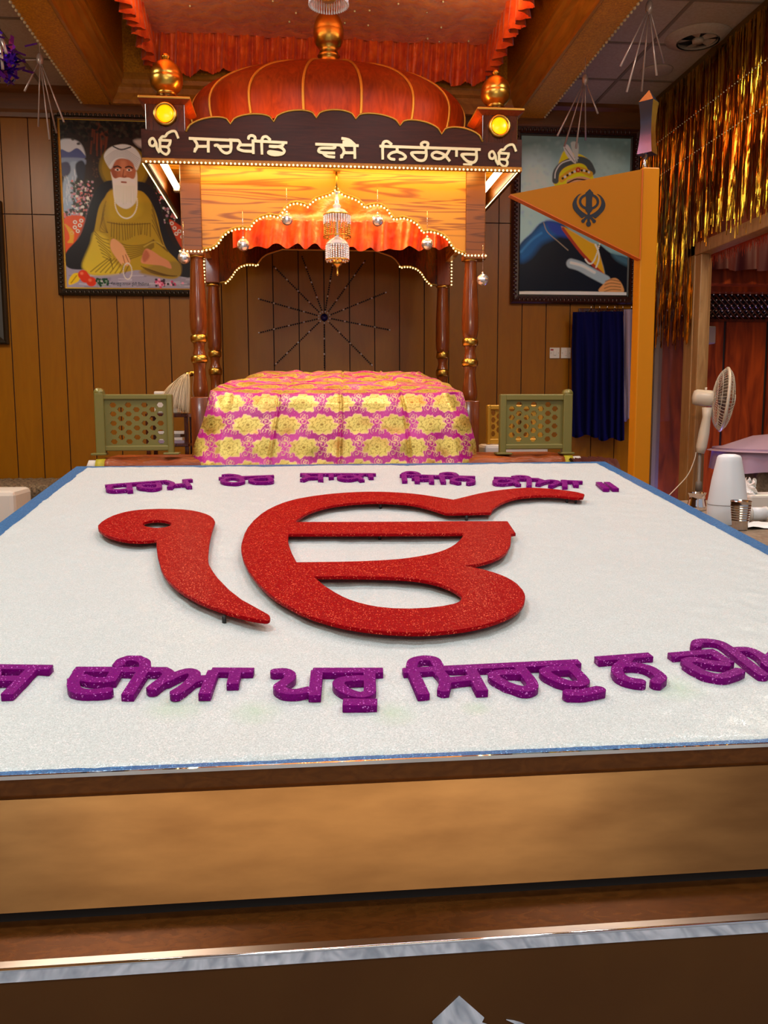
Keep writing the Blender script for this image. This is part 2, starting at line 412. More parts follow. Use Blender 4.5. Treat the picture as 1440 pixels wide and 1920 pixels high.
# ------------------------------------------------------------------ painted prints: colour per vertex on a fine flat grid
class Canvas:
    def __init__(s, w, h, col): s.w, s.h = w, h; s.a = np.zeros((h, w, 4)); s.a[:, :, :3] = lin(col); s.gx, s.gy = np.meshgrid(np.arange(w)+.5, np.arange(h)+.5)
    def blend(s, k, col, alpha=1.0):
        k = np.clip(k, 0, 1)*alpha; s.a[:, :, :3] = s.a[:, :, :3]*(1-k[..., None])+np.array(lin(col))*k[..., None]
    def win(s, pts, pad):
        xs = [p[0] for p in pts]; ys = [p[1] for p in pts]
        return (slice(max(0, int(min(ys)-pad)), max(0, int(max(ys)+pad+1))), slice(max(0, int(min(xs)-pad)), max(0, int(max(xs)+pad+1))))
    def _b(s, w, k, col, alpha):
        k = np.clip(k, 0, 1)*alpha; s.a[w][..., :3] = s.a[w][..., :3]*(1-k[..., None])+np.array(lin(col))*k[..., None]
    def poly(s, pts, col, soft=1.0, alpha=1.0, smooth=True):
        if smooth: pts = smooth_pts(pts, 4, True)
        w = s.win(pts, soft+2)
        if s.gx[w].size: s._b(w, 0.5-poly_sdf(s.gx[w], s.gy[w], pts)/soft, col, alpha)
    def line(s, pts, r, col, soft=1.0, alpha=1.0, smooth=True):
        if smooth: pts = smooth_pts(pts, 4)
        w = s.win(pts, r+soft+2)
        if s.gx[w].size: s._b(w, 0.5-stroke_sdf(s.gx[w], s.gy[w], pts, r)/soft, col, alpha)
    def dot(s, p, r, col, soft=1.0, alpha=1.0): s.line([p, (p[0]+.01, p[1])], r, col, soft, alpha, False)
    def mesh(s, name, fn, mats):
        # fn(u, v) -> Vector, u,v in 0..1 arrays handled per vertex; v runs down
        w, h = s.w, s.h
        vs = [fn(i/(w-1), j/(h-1)) for j in range(h) for i in range(w)]
        idx = np.arange(w*h).reshape(h, w)
        fs = np.stack([idx[:-1, :-1], idx[1:, :-1], idx[1:, 1:], idx[:-1, 1:]], -1).reshape(-1, 4)
        me = bpy.data.meshes.new(name); me.from_pydata(vs, [], fs.tolist())
        at = me.color_attributes.new('paint', 'FLOAT_COLOR', 'POINT')
        at.data.foreach_set('color', s.a.reshape(-1).astype(np.float32))
        for m in mats: me.materials.append(M(m))
        me.polygons.foreach_set('use_smooth', [True]*len(me.polygons)); me.update()
        return me

# ================================================================== the setting
D = 6.9                                  # back wall
ZC = U(60, 167, 'Y', D).z                # tiled ceiling
ZK = U(60, 222, 'Y', D).z                # underside of the back cornice
ZB = U(158, 198, 'Y', 6.88).z            # underside of the gold beam frame
XR = 2.814                               # right partition
XL = -3.4
fl = MB(); fl.box((XL-.1, -3.2, -.06), (5.2, 7.4, 0)); struct(fl.build('floor', 'floor_carpet'))
st_ = MB(); st_.box((-1.6, -.35, .001), (2.6, .8, .006)); tag(st_.build('floor_sheet', 'floor_sheet'), 'pale patterned sheet on the floor in front of the display table', 'sheet')
# panelled back wall: boards with open joints in front of a dark backing
bw = MB(); bw.box((XL-.1, D+.012, 0), (5.2, D+.1, ZC+.5), 1)
X0 = U(169, 565, 'Y', D).x; PW = (U(749, 550, 'Y', D).x-X0)/12
zj = U(60, 402, 'Y', D).z
for k in range(-10, 35):
    xa = X0+k*PW
    if xa < XL-.1: continue
    for za, zb_ in ((0, zj-.004), (zj+.004, ZC)):
        bw.box((xa+.004, D, za), (xa+PW-.004, D+.012, zb_))
struct(bw.build('wall_back', ['wall_wood', 'groove']))
lw = MB(); lw.box((XL-.1, -3.2, 0), (XL, D, ZC)); struct(lw.build('wall_left', 'wall_wood'))
# cornice along the top of the back wall
cn = MB(); cp = [(D, ZK), (D-.03, ZK), (D-.035, ZK+.03), (D-.05, ZK+.05), (D-.055, ZC-.05), (D-.09, ZC-.03), (D-.09, ZC), (D, ZC)]
cn.prism(cp, XL, XR+.05, 'X'); struct(cn.build('trim_1', 'cornice_wood'))
# ceiling tiles and grid, open above the beam frame
RX0, RX1, RY0, RY1 = U(88, 0, 'Z', ZB).x, U(1133, 0, 'Z', ZB).x, .8, 6.80      # inner edge of the beam underside
BX0, BX1, BY0 = U(18, 0, 'Z', ZB).x, U(1201, 0, 'Z', ZB).x, .55               # outer edge
ce = MB(); gs = .605; ty0 = 6.33; tx0 = 2.36-.0
def ceil_rect(xa, xb, ya, yb):
    ce.box((xa, ya, ZC), (xb, yb, ZC+.05))
    x = tx0-gs*12
    while x < xb:
        if x > xa: ce.box((x-.012, ya, ZC-.006), (x+.012, yb, ZC+.01), 1)
        x += gs
    y = ty0-gs*16
    while y < yb:
        if y > ya: ce.box((xa, y-.012, ZC-.0055), (xb, y+.012, ZC+.01), 1)
        y += gs
ceil_rect(XL-.1, BX0+.02, -3.2, D); ceil_rect(BX1-.02, 5.2, -3.2, D); ceil_rect(BX0+.02, BX1-.02, -3.2, BY0+.02)
struct(ce.build('ceiling', ['ceiling_tile', 'ceiling_grid']))
# beam frame: gold papered underside, stepped moulding, recess lined with gold paper
bf = MB(); zt = ZC+.85
for a, b in (((BX0, BY0, ZB), (RX0, D, ZC+.05)), ((RX1, BY0, ZB), (BX1, D, ZC+.05)), ((RX0, BY0, ZB), (RX1, RY0, ZC+.05))): bf.box(a, b)
prof = [(0, 0), (.012, -.012), (.03, -.012), (.035, .015), (.07, .05), (.085, .085), (.115, .10), (.12, .13), (.135, .14), (.135, .17)]
def ringrow(o, z): return [(RX0+o, RY0+o, ZB+z), (RX1-o, RY0+o, ZB+z), (RX1-o, RY1-o, ZB+z), (RX0+o, RY1-o, ZB+z), (RX0+o, RY0+o, ZB+z)]
bf.grid([ringrow(*p) for p in prof], 1, smooth=False)
bf.grid([ringrow(.135, .17), ringrow(.135, 1.05)], 0, smooth=False)
bf.box((RX0, RY0, zt+.08), (RX1, D, zt+.14), 0)
bf.box((RX0-.01, RY1, ZB+.0), (RX1+.01, D, ZB+.2), 1)
for x in (BX0, BX1):
    for k in range(118): bf.sphere((x, BY0+.4+k*.05, ZB-.004), .011, 6, 4, 2)
struct(bf.build('trim_2', ['gold_paper', 'beam_wood', 'bead_trim'], fixn=False))
# right partition: opening from the jamb towards the camera, glazed bay beyond it
JY0, JY1 = 5.80, 6.0; ZL = 2.455
rw = MB(); rw.box((XR, -3.2, ZL+.07), (XR+.1, D, ZC)); struct(rw.build('wall_right', 'red_wood'))
jm = MB()
jm.box((XR-.015, JY0, 0), (XR+.05, JY0+.085, ZL), 0, bev=.006); jm.box((XR-.02, JY0+.085, 0), (XR+.11, JY1+.02, ZL+.08), 0, bev=.006)
jm.box((XR-.02, .6, ZL), (XR+.11, JY1, ZL+.085), 0, bev=.006)
struct(jm.build('door_1', 'jamb_wood'))
gl = tag(MB().box((XR+.03, JY1+.02, .3), (XR+.038, D, ZL+.07)).build('window_1', 'glass'), kind='structure')
wf = MB(); wf.box((XR, 6.56, 0), (XR+.06, 6.62, ZL+.07)); wf.box((XR, JY1+.02, .3), (XR+.06, D, .36)); wf.build('window_frame', 'fan_grey', gl)
# back room seen through the opening: red wood panels, cornice shelf, lattice
br = MB(); DB = 6.9
xs = [XR+.05, U(1353, 650, 'Y', DB).x, U(1432, 650, 'Y', DB).x+.0, 4.6, 5.2]
for a, b in zip(xs[:-1], xs[1:]): br.box((a+.012, DB-.05, 0), (b-.012, DB-.012, U(1400, 604, 'Y', DB-.05).z))
br.box((XR+.1, DB-.03, 0), (5.2, DB-.005, ZC), 1)
struct(br.build('wall_partition', ['red_wood', 'black']))
sh = MB(); z1 = U(1380, 545, 'Y', 6.75).z; z2 = U(1380, 505, 'Y', 6.75).z
sh.box((XR+.14, 6.55, z1+.02), (5.2, DB-.05, z2), 0, bev=.01); sh.box((XR+.2, 6.68, z1-.02), (5.2, DB-.05, z1+.02), 0)
struct(sh.build('trim_3', 'red_wood'))
er = MB(); er.box((5.2, .6, 0), (5.3, 7.0, ZC)); struct(er.build('wall_far', 'red_wood'))
# low platform the canopy stands on
pf = MB(); pf.box((-2.9, 4.45, 0), (2.5, D, .42)); struct(pf.build('floor_platform', 'platform_carpet'))

# ================================================================== display table
TO = U(585, 872, 'Y', 3.5); qd = ray(575, 569); TA = math.atan2(qd.z, qd.y)
EV = Vector((0, math.cos(TA), math.sin(TA))); EN = Vector((0, -math.sin(TA), math.cos(TA)))
FR = Matrix(((1, 0, 0, TO.x), (0, EV.y, EN.y, TO.y), (0, EV.z, EN.z, TO.z), (0, 0, 0, 1)))   # table frame: u right, v away and up, w off the surface
def TP(px, py, w=0.0):
    q = ray(px, py); o = TO+EN*w; k = ((o-EYE).dot(EN))/q.dot(EN); p = EYE+q*k-TO
    return (p.x, p.dot(EV))
uL, uR = -.902-TO.x, 1.294-TO.x; vB = 0.0; vF = TP(585, 1433)[1]
tb = thing('display_table', 'big sloping display table with white fluffy top, blue glitter border and copper front', 'table', (TO.x, 2.3, 0))
def tbox(mb, a, b, mi=0, bev=0.0): return mb.box(a, b, mi, fr=FR, bev=bev)
bd = MB(); tbox(bd, (uL, vF+.012, -.05), (uR, vB, -.004)); bd.build('board', 'brown_board', tb)
bo = MB()
for a, b in (((uL, vF, -.003), (uL+.062, vB, .004)), ((uR-.062, vF, -.003), (uR, vB, .004)), ((uL, vB-.075, -.003), (uR, vB, .0035)), ((uL, vF, -.003), (uR, vF+.018, .0035))): tbox(bo, a, b, bev=.002)
bo.build('border', 'blue_glitter', tb)
# fluffy white bed with a ragged rim
nu, nv = 230, 230; iu0, iu1, iv0, iv1 = uL+.045, uR-.045, vF+.005, vB-.04
gu = np.linspace(0, 1, nu); gv = np.linspace(0, 1, nv)
def vnoise(shape, n):
    g = rng.standard_normal((n+2, n+2)); a = np.linspace(0, n, shape[0]); b = np.linspace(0, n, shape[1])
    i = a.astype(int); j = b.astype(int); fa = (a-i)[:, None]; fb = (b-j)[None, :]; fa = fa*fa*(3-2*fa); fb = fb*fb*(3-2*fb)
    i1 = np.minimum(i+1, n+1); j1 = np.minimum(j+1, n+1)
    return (g[np.ix_(i, j)]*(1-fa)+g[np.ix_(i1, j)]*fa)*(1-fb)+(g[np.ix_(i, j1)]*(1-fa)+g[np.ix_(i1, j1)]*fa)*fb
hz = .0065+.0010*vnoise((nv, nu), 18)+.0007*vnoise((nv, nu), 60)+.0005*vnoise((nv, nu), 150)
jag = .005*vnoise((nv, nu), 110)
P = []
for i in range(nv):
    row = []
    for j in range(nu):
        e = min(i, nv-1-i, j, nu-1-j)
        u = iu0+(iu1-iu0)*gu[j]; v = iv0+(iv1-iv0)*gv[i]; w = hz[i, j]
        if e == 0:
            w = .0
            if j in (0, nu-1): u += jag[i, j]
            else: v += jag[i, j]*(.7 if i else .12)
        row.append(FR @ Vector((u, v, w)))
    P.append(row)
bed = MB().grid(P).build('white_bed', 'white_granules', tb, fixn=False)
# faint green stains in the granules
n, l, b = nodes(M('white_granules'))
src = b.inputs['Base Color'].links[0].from_socket
tc = n.new('ShaderNodeTexCoord'); acc = None
for sx, sy, rad in ((735, 1344, .05), (480, 1340, .05), (1265, 1296, .06), (890, 1334, .03), (330, 1330, .06), (600, 1310, .05), (1395, 1262, .05)):
    p = FR @ Vector((*TP(sx, sy), 0)); vd = n.new('ShaderNodeVectorMath'); vd.operation = 'DISTANCE'; vd.inputs[1].default_value = p-(Vector(bed.location)+Vector(tb.location))
    l.new(tc.outputs['Object'], vd.inputs[0]); mr = n.new('ShaderNodeMapRange'); mr.inputs[1].default_value = 0; mr.inputs[2].default_value = rad; mr.inputs[3].default_value = .6; mr.inputs[4].default_value = 0
    l.new(vd.outputs['Value'], mr.inputs[0])
    if acc is None: acc = mr.outputs[0]
    else:
        ad = n.new('ShaderNodeMath'); ad.operation = 'MAXIMUM'; l.new(acc, ad.inputs[0]); l.new(mr.outputs[0], ad.inputs[1]); acc = ad.outputs[0]
nz = n.new('ShaderNodeTexNoise'); nz.inputs['Scale'].default_value = 28; l.new(tc.outputs['Object'], nz.inputs['Vector'])
mu = n.new('ShaderNodeMath'); mu.operation = 'MULTIPLY'; l.new(acc, mu.inputs[0]); l.new(nz.outputs['Fac'], mu.inputs[1])
mx = n.new('ShaderNodeMix'); mx.data_type = 'RGBA'; l.new(mu.outputs[0], mx.inputs[0]); l.new(src, mx.inputs[6]); mx.inputs[7].default_value = (*lin((150, 206, 140)), 1)
l.new(mx.outputs[2], b.inputs['Base Color'])
# front of the table, top to bottom (heights read in the column x = 585)
xa, xb = uL+TO.x, uR+TO.x
def colU(y, ax, val): return U(585, y, ax, val)
pf0 = FR @ Vector((0, vF, -.003))
yf = pf0.y-.004
z_ch0 = colU(1431, 'Y', yf).z; z_ch1 = colU(1438, 'Y', yf).z
MB().box((xa, yf, z_ch1), (xb, yf+.02, z_ch0)).build('chrome_trim', 'mirror', tb)
ya = yf+.006; z_a0 = z_ch1; z_a1 = colU(1474, 'Y', ya).z
MB().box((xa, ya, z_a1-.01), (xb, ya+.03, z_a0+.004)).build('front_rail', 'brown_laminate', tb)
# copper panel leaning outwards
yp = ya-.006; zp0 = colU(1474, 'Y', yp).z; LEAN = math.tan(math.radians(31))
lo, hi = zp0-.6, zp0                    # solve for the lower edge seen at y = 1679
for _ in range(40):
    zm = (lo+hi)/2; yy = yp-(zp0-zm)*LEAN; zt_ = colU(1679, 'Y', yy).z
    if zt_ > zm: lo = zm
    else: hi = zm
zp1 = zm; yp1 = yp-(zp0-zp1)*LEAN
cpn = MB(); t_ = .018
cpn.prism([(yp, zp0), (yp1, zp1), (yp1+t_, zp1-.002), (yp+t_, zp0)], xa, xb, 'X'); cpn.build('front_panel', 'copper_panel', tb)
yg = yp1+.012
lo, hi = zp1-.3, zp1
zl0 = colU(1694, 'Y', yg).z
MB().box((xa+.01, yg, zl0-.01), (xb-.01, yg+.03, zp1+.0)).build('shadow_gap', 'black', tb)
yl1 = colU(1766, 'Z', zl0).y; yl2 = colU(1780, 'Z', zl0).y
MB().box((xa-.03, yl1, zl0-.03), (xb+.03, yg+.06, zl0)).build('ledge', 'brown_laminate', tb)
MB().box((xa-.03, yl2+.001, zl0-.0025), (xb+.03, yl1, zl0)).build('mirror_strip', 'mirror', tb)
MB().tube([(xa-.03, yl2, zl0-.001), (xb+.03, yl2, zl0-.001)], .0022, 8).build('edge_bead', 'chrome', tb)
zm1 = colU(1805, 'Y', yl2).z
MB().box((xa-.03, yl2, zm1), (xb+.03, yl2+.02, zl0-.003)).build('mirror_band', 'mirror', tb)
ylp = yl2+.004
MB().box((xa-.03, ylp, 0), (xb+.03, ylp+.03, zm1)).build('lower_panel', 'brown_board', tb)
for x in (xa, xb-.03):
    sb = MB(); sb.prism([(yp1+.05, 0), (3.4, 0), (3.46, (FR @ Vector((0, -.02, -.05))).z), (yp+.03, zp0+.005)], x, x+.03, 'X')
    sb.build('side_panel', 'brown_board', tb)
# emblem: double-edged sword, ring and two crossed curved blades
def khanda(s, cx, cy):
    def T(pts): return [(cx+(x-688)*s, cy-(y-600)*s) for x, y in pts]
    def mir(pts): return [(1376-x, y) for x, y in pts]
    ring = [(688+268*math.cos(a), 515+205*math.sin(a)) for a in np.linspace(0, 2*PI, 60)[:-1]]
    hole = [(688+205*math.cos(a), 515+146*math.sin(a)) for a in np.linspace(0, 2*PI, 60)[:-1]]
    sword = [(695, 200), (800, 305), (772, 360), (765, 500), (770, 640), (792, 690), (760, 760), (715, 800), (688, 830), (660, 800), (615, 760), (584, 690), (606, 640), (611, 500), (604, 360), (584, 305)]
    bl = smooth_pts([(490, 318), (400, 350), (310, 440), (262, 540), (255, 620), (290, 720), (370, 810), (500, 925), (560, 900), (690, 850), (640, 840), (540, 785), (440, 705), (378, 610), (360, 520), (390, 410), (440, 350)], 4, True)
    a = [('poly', T(ring)), ('sub', T(hole)), ('poly', T(sword)), ('poly', T(bl)), ('poly', T(mir(bl)))]
    for st, r in (([(688, 800), (688, 1060)], 34), ([(680, 860), (545, 995)], 32), ([(696, 860), (831, 995)], 32), ([(688, 1070), (689, 1072)], 66), ([(542, 1000), (543, 1001)], 48), ([(834, 1000), (833, 1001)], 48)):
        a.append(('stroke', T(st), r*s))
    return a
tip = U(857, 1864, 'Y', ylp); shl = U(809, 1903, 'Y', ylp); shr = U(907, 1895, 'Y', ylp)
ks = (shr.x-shl.x)/216
em = outline_mesh('emblem', khanda(ks, 0, 0), .0012, .003)
em.transform(Matrix.Rotation(PI/2, 4, 'X')); em.materials.append(M('mirror'))
link('emblem', em, (tip.x, ylp-.0015, tip.z-400*ks), tb)

# ------------------------------------------------------------------ the red sign on pegs
def frm(w): return FR @ Matrix.Translation((0, 0, w))
def crop(sc_, ox, oy): return lambda pts, w: [TP(ox+x/sc_, oy+y/sc_, w) for x, y in pts]
WR = .031                              # height of the red faces above the bed
RT = .009
k6 = crop(2.149, 440, 890); k5 = crop(4.235, 180, 920)
body = [(1410,78),(1370,68),(1280,57),(1180,52),(1080,60),(1000,72),(930,88),(881,100)]
body2 = [(881,100),(820,90),(740,78),(640,70),(540,68),(440,72),(340,82),(250,97),(180,118),(120,148),(75,185),(45,225),(28,275),(27,310),(40,355),(65,400),(105,447),(150,487),(210,525),(280,560),(360,588),(450,610),(560,626),(680,635),(790,634),(900,624),(990,608),(1070,584),(1130,555),(1162,525),(1171,497),(1165,470),(1140,440),(1095,412),(1030,388),(970,374),(922,367)]
body3 = [(922,367),(980,359),(1040,342),(1085,319),(1107,293),(1114,268),(1115,238)]
body4 = [(245,190),(258,176),(300,150),(370,128),(460,114),(560,108),(640,110),(720,118),(790,135),(852,155)]
body5 = [(1032,152),(1045,132),(1085,108),(1140,91),(1220,83),(1300,84),(1370,92),(1405,91)]
outer = smooth_pts(body, 4)+smooth_pts(body2, 4)[1:]+smooth_pts(body3, 4)[1:]+[(1133,236),(1100,187),(900,187),(600,189)]+smooth_pts(body4, 4)+smooth_pts(body5, 4)
h2 = [(217,238),(921,236)]+smooth_pts([(921,240),(912,258),(880,285),(830,308),(760,325),(650,340),(500,348),(350,351),(250,352)], 4)+smooth_pts([(250,352),(235,325),(222,295),(215,265)], 3)[1:]
h3 = smooth_pts([(318,409),(450,408),(600,411),(720,418),(800,432),(860,452),(900,475),(916,493),(905,510),(870,522),(800,533),(720,538),(640,537),(560,528),(480,508),(420,482),(360,445)], 4)+[(335,425)]
num = smooth_pts([(482,390),(400,398),(300,398),(200,386),(100,358),(50,332),(22,308),(15,288),(20,268),(60,235),(130,198),(230,168),(350,150),(500,143),(650,145),(760,155),(850,175),(910,200),(940,230),(945,258),(925,310),(905,390),(893,480),(892,560),(905,600),(950,670),(1010,740),(1080,805),(1160,865),(1240,910),(1310,950),(1365,978),(1384,1000),(1378,1020),(1350,1028),(1280,1020),(1180,1000),(1060,968),(960,932),(840,886),(740,835),(660,785),(590,728),(540,665),(510,598),(490,520),(480,440)], 3)
nh = [(485+113*math.cos(a), 263+31*math.sin(a)) for a in np.linspace(0, 2*PI, 40)[:-1]]
def sign_piece(name, parts, label, cat, mname, w, th, pegs, group=None, h=.003, bev=.0015):
    me = outline_mesh(name, parts, h, th, bev)
    c = np.mean([p for q in parts for p in q[1]], axis=0)
    me.transform(Matrix.Translation((-c[0], -c[1], -th/2)))
    me.materials.append(M(mname))
    root = bpy.data.objects.new(name, None) if pegs else None
    fr = FR @ Matrix.Translation((c[0], c[1], w))
    if pegs:
        root.empty_display_size = .05; COL.objects.link(root); root.matrix_world = fr; WORLD[root.name] = Vector((0, 0, 0))
        o = bpy.data.objects.new('letter_face', me); COL.objects.link(o); o.parent = root
        for p in pegs:
            pg = MB(); pg.tube([(p[0]-c[0], p[1]-c[1], -w+.004), (p[0]-c[0], p[1]-c[1], -th)], .0045, 8)
            pg.build('peg', 'black_peg', root)
    else:
        root = bpy.data.objects.new(name, me); COL.objects.link(root); root.matrix_world = fr
    return tag(root, label, cat, group)
sign_piece('sign_letter', [('poly', k6(outer, WR)), ('sub', k6(h2, WR)), ('sub', k6(h3, WR))], 'huge red glitter letter with sweeping tail standing on black pegs over the white bed', 'letter', 'red_glitter', WR, RT,
           [TP(440+x/2.149, 890+y/2.149, WR) for x, y in ((588,104),(1340,84),(1376,86),(585,226),(935,153),(150,430),(1100,520),(620,600))])
sign_piece('sign_numeral', [('poly', k5(num, WR)), ('sub', k5(nh, WR))], 'red glitter numeral with round hole and curved tail, left of the huge red letter', 'numeral', 'red_glitter', WR, RT,
           [TP(180+x/4.235, 920+y/4.235, WR) for x, y in ((1015,960),(300,340),(700,300))])

# ------------------------------------------------------------------ purple words lying on the bed
WP = .019
def word(name, sets, label, r=.0105, w=WP, group=None, cat='word'):
    parts = []
    for kf, strokes in sets:
        for st in strokes:
            rr = r
            if isinstance(st, tuple): st, rr = st
            parts.append(('stroke', smooth_pts(kf(st, w), 5) if len(st) > 2 else kf(st, w), rr, 1))
    return sign_piece(name, parts, label, cat, 'purple_glitter', w, w-.0055, None, group, h=.0014, bev=.0007)
c4, c5, c6 = crop(5.538, 0, 1210), crop(5.538, 240, 1210), crop(5.538, 490, 1210)
c7, c8 = crop(3.6, 740, 1210), crop(4.235, 1100, 1180)
G1 = 'purple words along the front of the white bed'; G2 = 'purple words along the back of the white bed'
word('purple_word', [(c4, [[(-300,215),(515,225)], [(330,240),(75,500)], [(-20,340),(230,340)], [(-80,225),(-50,290),(-90,380),(-150,470)], [(-260,225),(-330,500)]])], 'purple glitter word cut off by the left edge of the photo', group=G1)
word('purple_word', [(c4, [[(785,245),(1440,248)], [(830,250),(800,300),(760,375),(780,450),(880,480),(1010,475),(1125,458)], [(720,365),(790,350)], [(850,318),(950,355),(1150,352)], [(1210,250),(1140,365)],
     [(1225,200),(1270,150),(1350,130),(1440,128)]]), (c5, [[(-10,128),(90,132),(170,165),(175,230)], [(165,240),(-5,505)], [(100,248),(380,248)], [(370,248),(420,285),(380,340),(310,390),(250,440)], [(390,355),(500,300),(610,262),(680,275),(690,320),(620,400),(550,450),(490,485)], [(690,355),(770,335),(830,345)], [(885,260),(795,495)], [(880,253),(1290,255)], [(1115,262),(1085,390)]])],
     'purple glitter word with a looped hump, nearest the left front corner after the cut-off one', group=G1)
word('purple_word', [(c6, [[(140,265),(230,260),(290,285),(295,335),(230,385),(185,425),(250,470),(370,478),(500,450)], [(575,260),(555,510)], [(550,255),(1250,255)], [(1125,260),(1128,470)], [(1125,340),(1000,335),(850,350),(800,390),(850,450),(950,495),(1050,510),(1128,480)]]), (c6, [([(865,585),(1185,588)], .0125)])],
     'short purple glitter word with a flat bar under its right end, below the red letter', group=G1)
word('purple_word', [(c7, [[(65,168),(300,155)], [(280,155),(1240,108)], [(120,165),(195,325)], [(115,140),(130,100),(200,82),(265,92),(292,130)], [(290,165),(335,215),(340,255),(328,300)], [(350,235),(520,215)], [(510,150),(590,300)], [(830,130),(905,215),(930,270),(880,292),(780,270),(690,225),(670,195),(720,180),(870,178)], [(1165,115),(1255,205),(1275,245),(1210,258),(1110,232),(1030,192),(1020,165),(1090,152),(1190,150)], ([(1170,315),(1250,318),(1330,305),(1385,292)], .012)])],
     'long slanting purple glitter word, the widest along the front edge', group=G1)
word('purple_word', [(c8, [[(90,230),(500,200)], [(340,215),(300,255),(245,300),(250,345),(300,385),(380,405),(430,410)], [(290,275),(400,280),(500,305),(570,350),(590,380),(548,415)]])], 'smallest purple glitter word, single hooked letter right of the widest one', group=G1)
word('purple_word', [(c8, [[(675,200),(1020,170)], [(868,125),(885,95),(960,88),(1060,105),(1150,160),(1240,230),(1330,300),(1405,355)], [(1000,175),(1130,260)], [(790,250),(850,235),(980,260),(1120,275)], [(800,270),(850,300),(940,345),(1060,370),(1160,345),(1215,320)], [(1150,160),(1280,155),(1370,195),(1430,250),(1460,290)], [(1430,270),(1480,190),(1540,170),(1620,220),(1660,290)], [(1560,120),(1800,110)], [(1680,120),(1760,330)]])],
     'purple glitter word cut off by the right edge of the photo', group=G1)
g1, g2, g3 = crop(4, 180, 870), crop(4, 540, 870), crop(4, 860, 870)
RB = .0098
word('purple_word', [(g1, [[(75,157),(250,142),(530,122)], [(110,160),(95,185),(150,192),(235,186)], [(248,148),(256,196)], [(465,138),(474,168),(430,180),(360,176),(322,162),(350,150),(460,148)], [(530,124),(572,142),(552,170)], [(570,152),(670,146)], [(665,122),(700,165)], [(655,118),(716,112)]])], 'first purple glitter word of the back row, tilted, at the far left', RB, group=G2)
word('purple_word', [(g1, [[(925,100),(1330,84)], [(955,80),(1000,76),(1060,84),(1098,105)], [(955,112),(1020,98),(1085,108),(1095,130),(1030,140),(960,130),(950,112)], [(1290,92),(1310,110),(1310,126),(1240,132),(1175,127),(1165,110),(1240,100),(1300,100)]])], 'second purple glitter word of the back row, left of the red letter top', RB, group=G2)
word('purple_word', [(g2, [[(95,70),(655,71)], [(120,75),(150,92),(108,112)], [(140,96),(235,94)], [(242,72),(246,115)], [(322,74),(325,98)], [(552,78),(520,98),(450,110),(395,104),(392,88),(460,82),(520,92),(556,116)], [(617,74),(624,98)]])], 'middle purple glitter word of the back row, just behind the red letter', RB, group=G2)
word('purple_word', [(g2, [[(845,76),(1000,82),(1400,92)], [(868,72),(876,125)], [(868,68),(905,56),(955,60),(978,72)], [(935,102),(972,104)], [(965,92),(970,128)], [(970,110),(1075,108)], [(1070,88),(1078,130)], [(1150,76),(1166,132)], [(1152,70),(1190,62),(1240,66),(1262,80)], [(1340,92),(1260,102),(1232,120),(1285,136)], [(1290,100),(1365,108),(1388,128),(1352,138)]])], 'fourth purple glitter word of the back row with two looped strokes', RB, group=G2)
word('purple_word', [(g3, [[(268,98),(600,108)], [(440,112),(390,138),(300,142),(272,128),(305,112),(395,116),(450,150)], [(410,92),(450,86),(505,90),(528,108),(528,158)], [(590,110),(625,122),(595,145)], [(610,138),(680,120),(732,124),(742,138),(690,158)], [(740,136),(785,134)], [(792,118),(798,168)], [(770,122),(925,128)], [(872,126),(882,156)]])], 'fifth purple glitter word of the back row, behind the tail of the red letter', RB, group=G2)
word('purple_bar', [(g3, [[(1052,135),(1108,182)]])], 'left one of two short slanting purple glitter bars near the right back corner', .0115, group=G2, cat='letter')
word('purple_bar', [(g3, [[(1112,135),(1178,182)]])], 'right one of two short slanting purple glitter bars near the right back corner', .0115, group=G2, cat='letter')

# ================================================================== wooden canopy (posts, arches, fascia, dome)
YF, YB, YS = 5.36, 6.35, 5.16            # front posts, back posts, fascia
CX = .231
pk = thing('wooden_canopy', 'carved wooden canopy on four turned posts with red wood dome and lit arch', 'canopy', (CX, 5.85, .42))
def prof_px(lst, x, Y): return [(hw/FPX*Y, U(x, y, 'Y', Y).z) for y, hw in lst][::-1]
def column(name, x, yr, Y, wood_p, gold_p, n=32, sq=None, base=None, flute=True):
    ax = U(x, yr, 'Y', Y).x
    mb = MB()
    for w in wood_p: mb.lathe(prof_px(w, x, Y), (ax, Y+.05, 0), n)
    if base: mb.box((ax-base[1], Y+.05-base[1], .42), (ax+base[1], Y+.05+base[1], U(x, base[0], 'Y', Y).z), bev=.008)
    c = mb.build(name, 'dark_post_wood' if False else 'post_wood', pk)
    sharp(c, 50)
    for g in gold_p:
        gb = MB(); gb.lathe(prof_px(g, x, Y), (ax, Y+.05, 0), n); gb.build('gold_ring', 'gold', c)
    return ax
fw = [[(473,13),(479,13),(482,11.5),(488,11.2),(520,12.8),(560,15),(592,16),(610,15.5),(622,14),(627,12)], [(640,12),(645,10.5),(652,9.6),(660,11.5),(666,12.5)], [(679,13),(684,11.5),(692,10.6),(705,11.5),(722,14),(732,14.6),(740,14),(745,12)]]
fg = [[(476,13.6),(478,14.4),(481,13.6)], [(626,13),(629,15),(634,15.6),(639,14.6),(641,13)], [(665,13),(668,15),(673,15.8),(678,14.8),(680,13)]]
bw_ = [[(531,10.5),(536,10.2),(545,10.5),(600,12.8),(635,13),(650,12.4),(657,10.5)], [(668,10),(674,8.5),(680,8.2),(687,10),(690,10.8)], [(702,11),(708,9.6),(716,8.8),(730,9.5),(750,11.5),(765,11)]]
bg_ = [[(531,11.5),(533,12.3),(536,11.5)], [(656,10.5),(659,11.8),(663,12.2),(667,11.6),(669,10.5)], [(689,11),(692,12.2),(696,12.8),(701,12),(703,11)]]
def shift(ps, dy): return [[(y+dy, h) for y, h in p] for p in ps]
axl = column('post', 369, 560, YF, fw, fg, base=(744, .055))
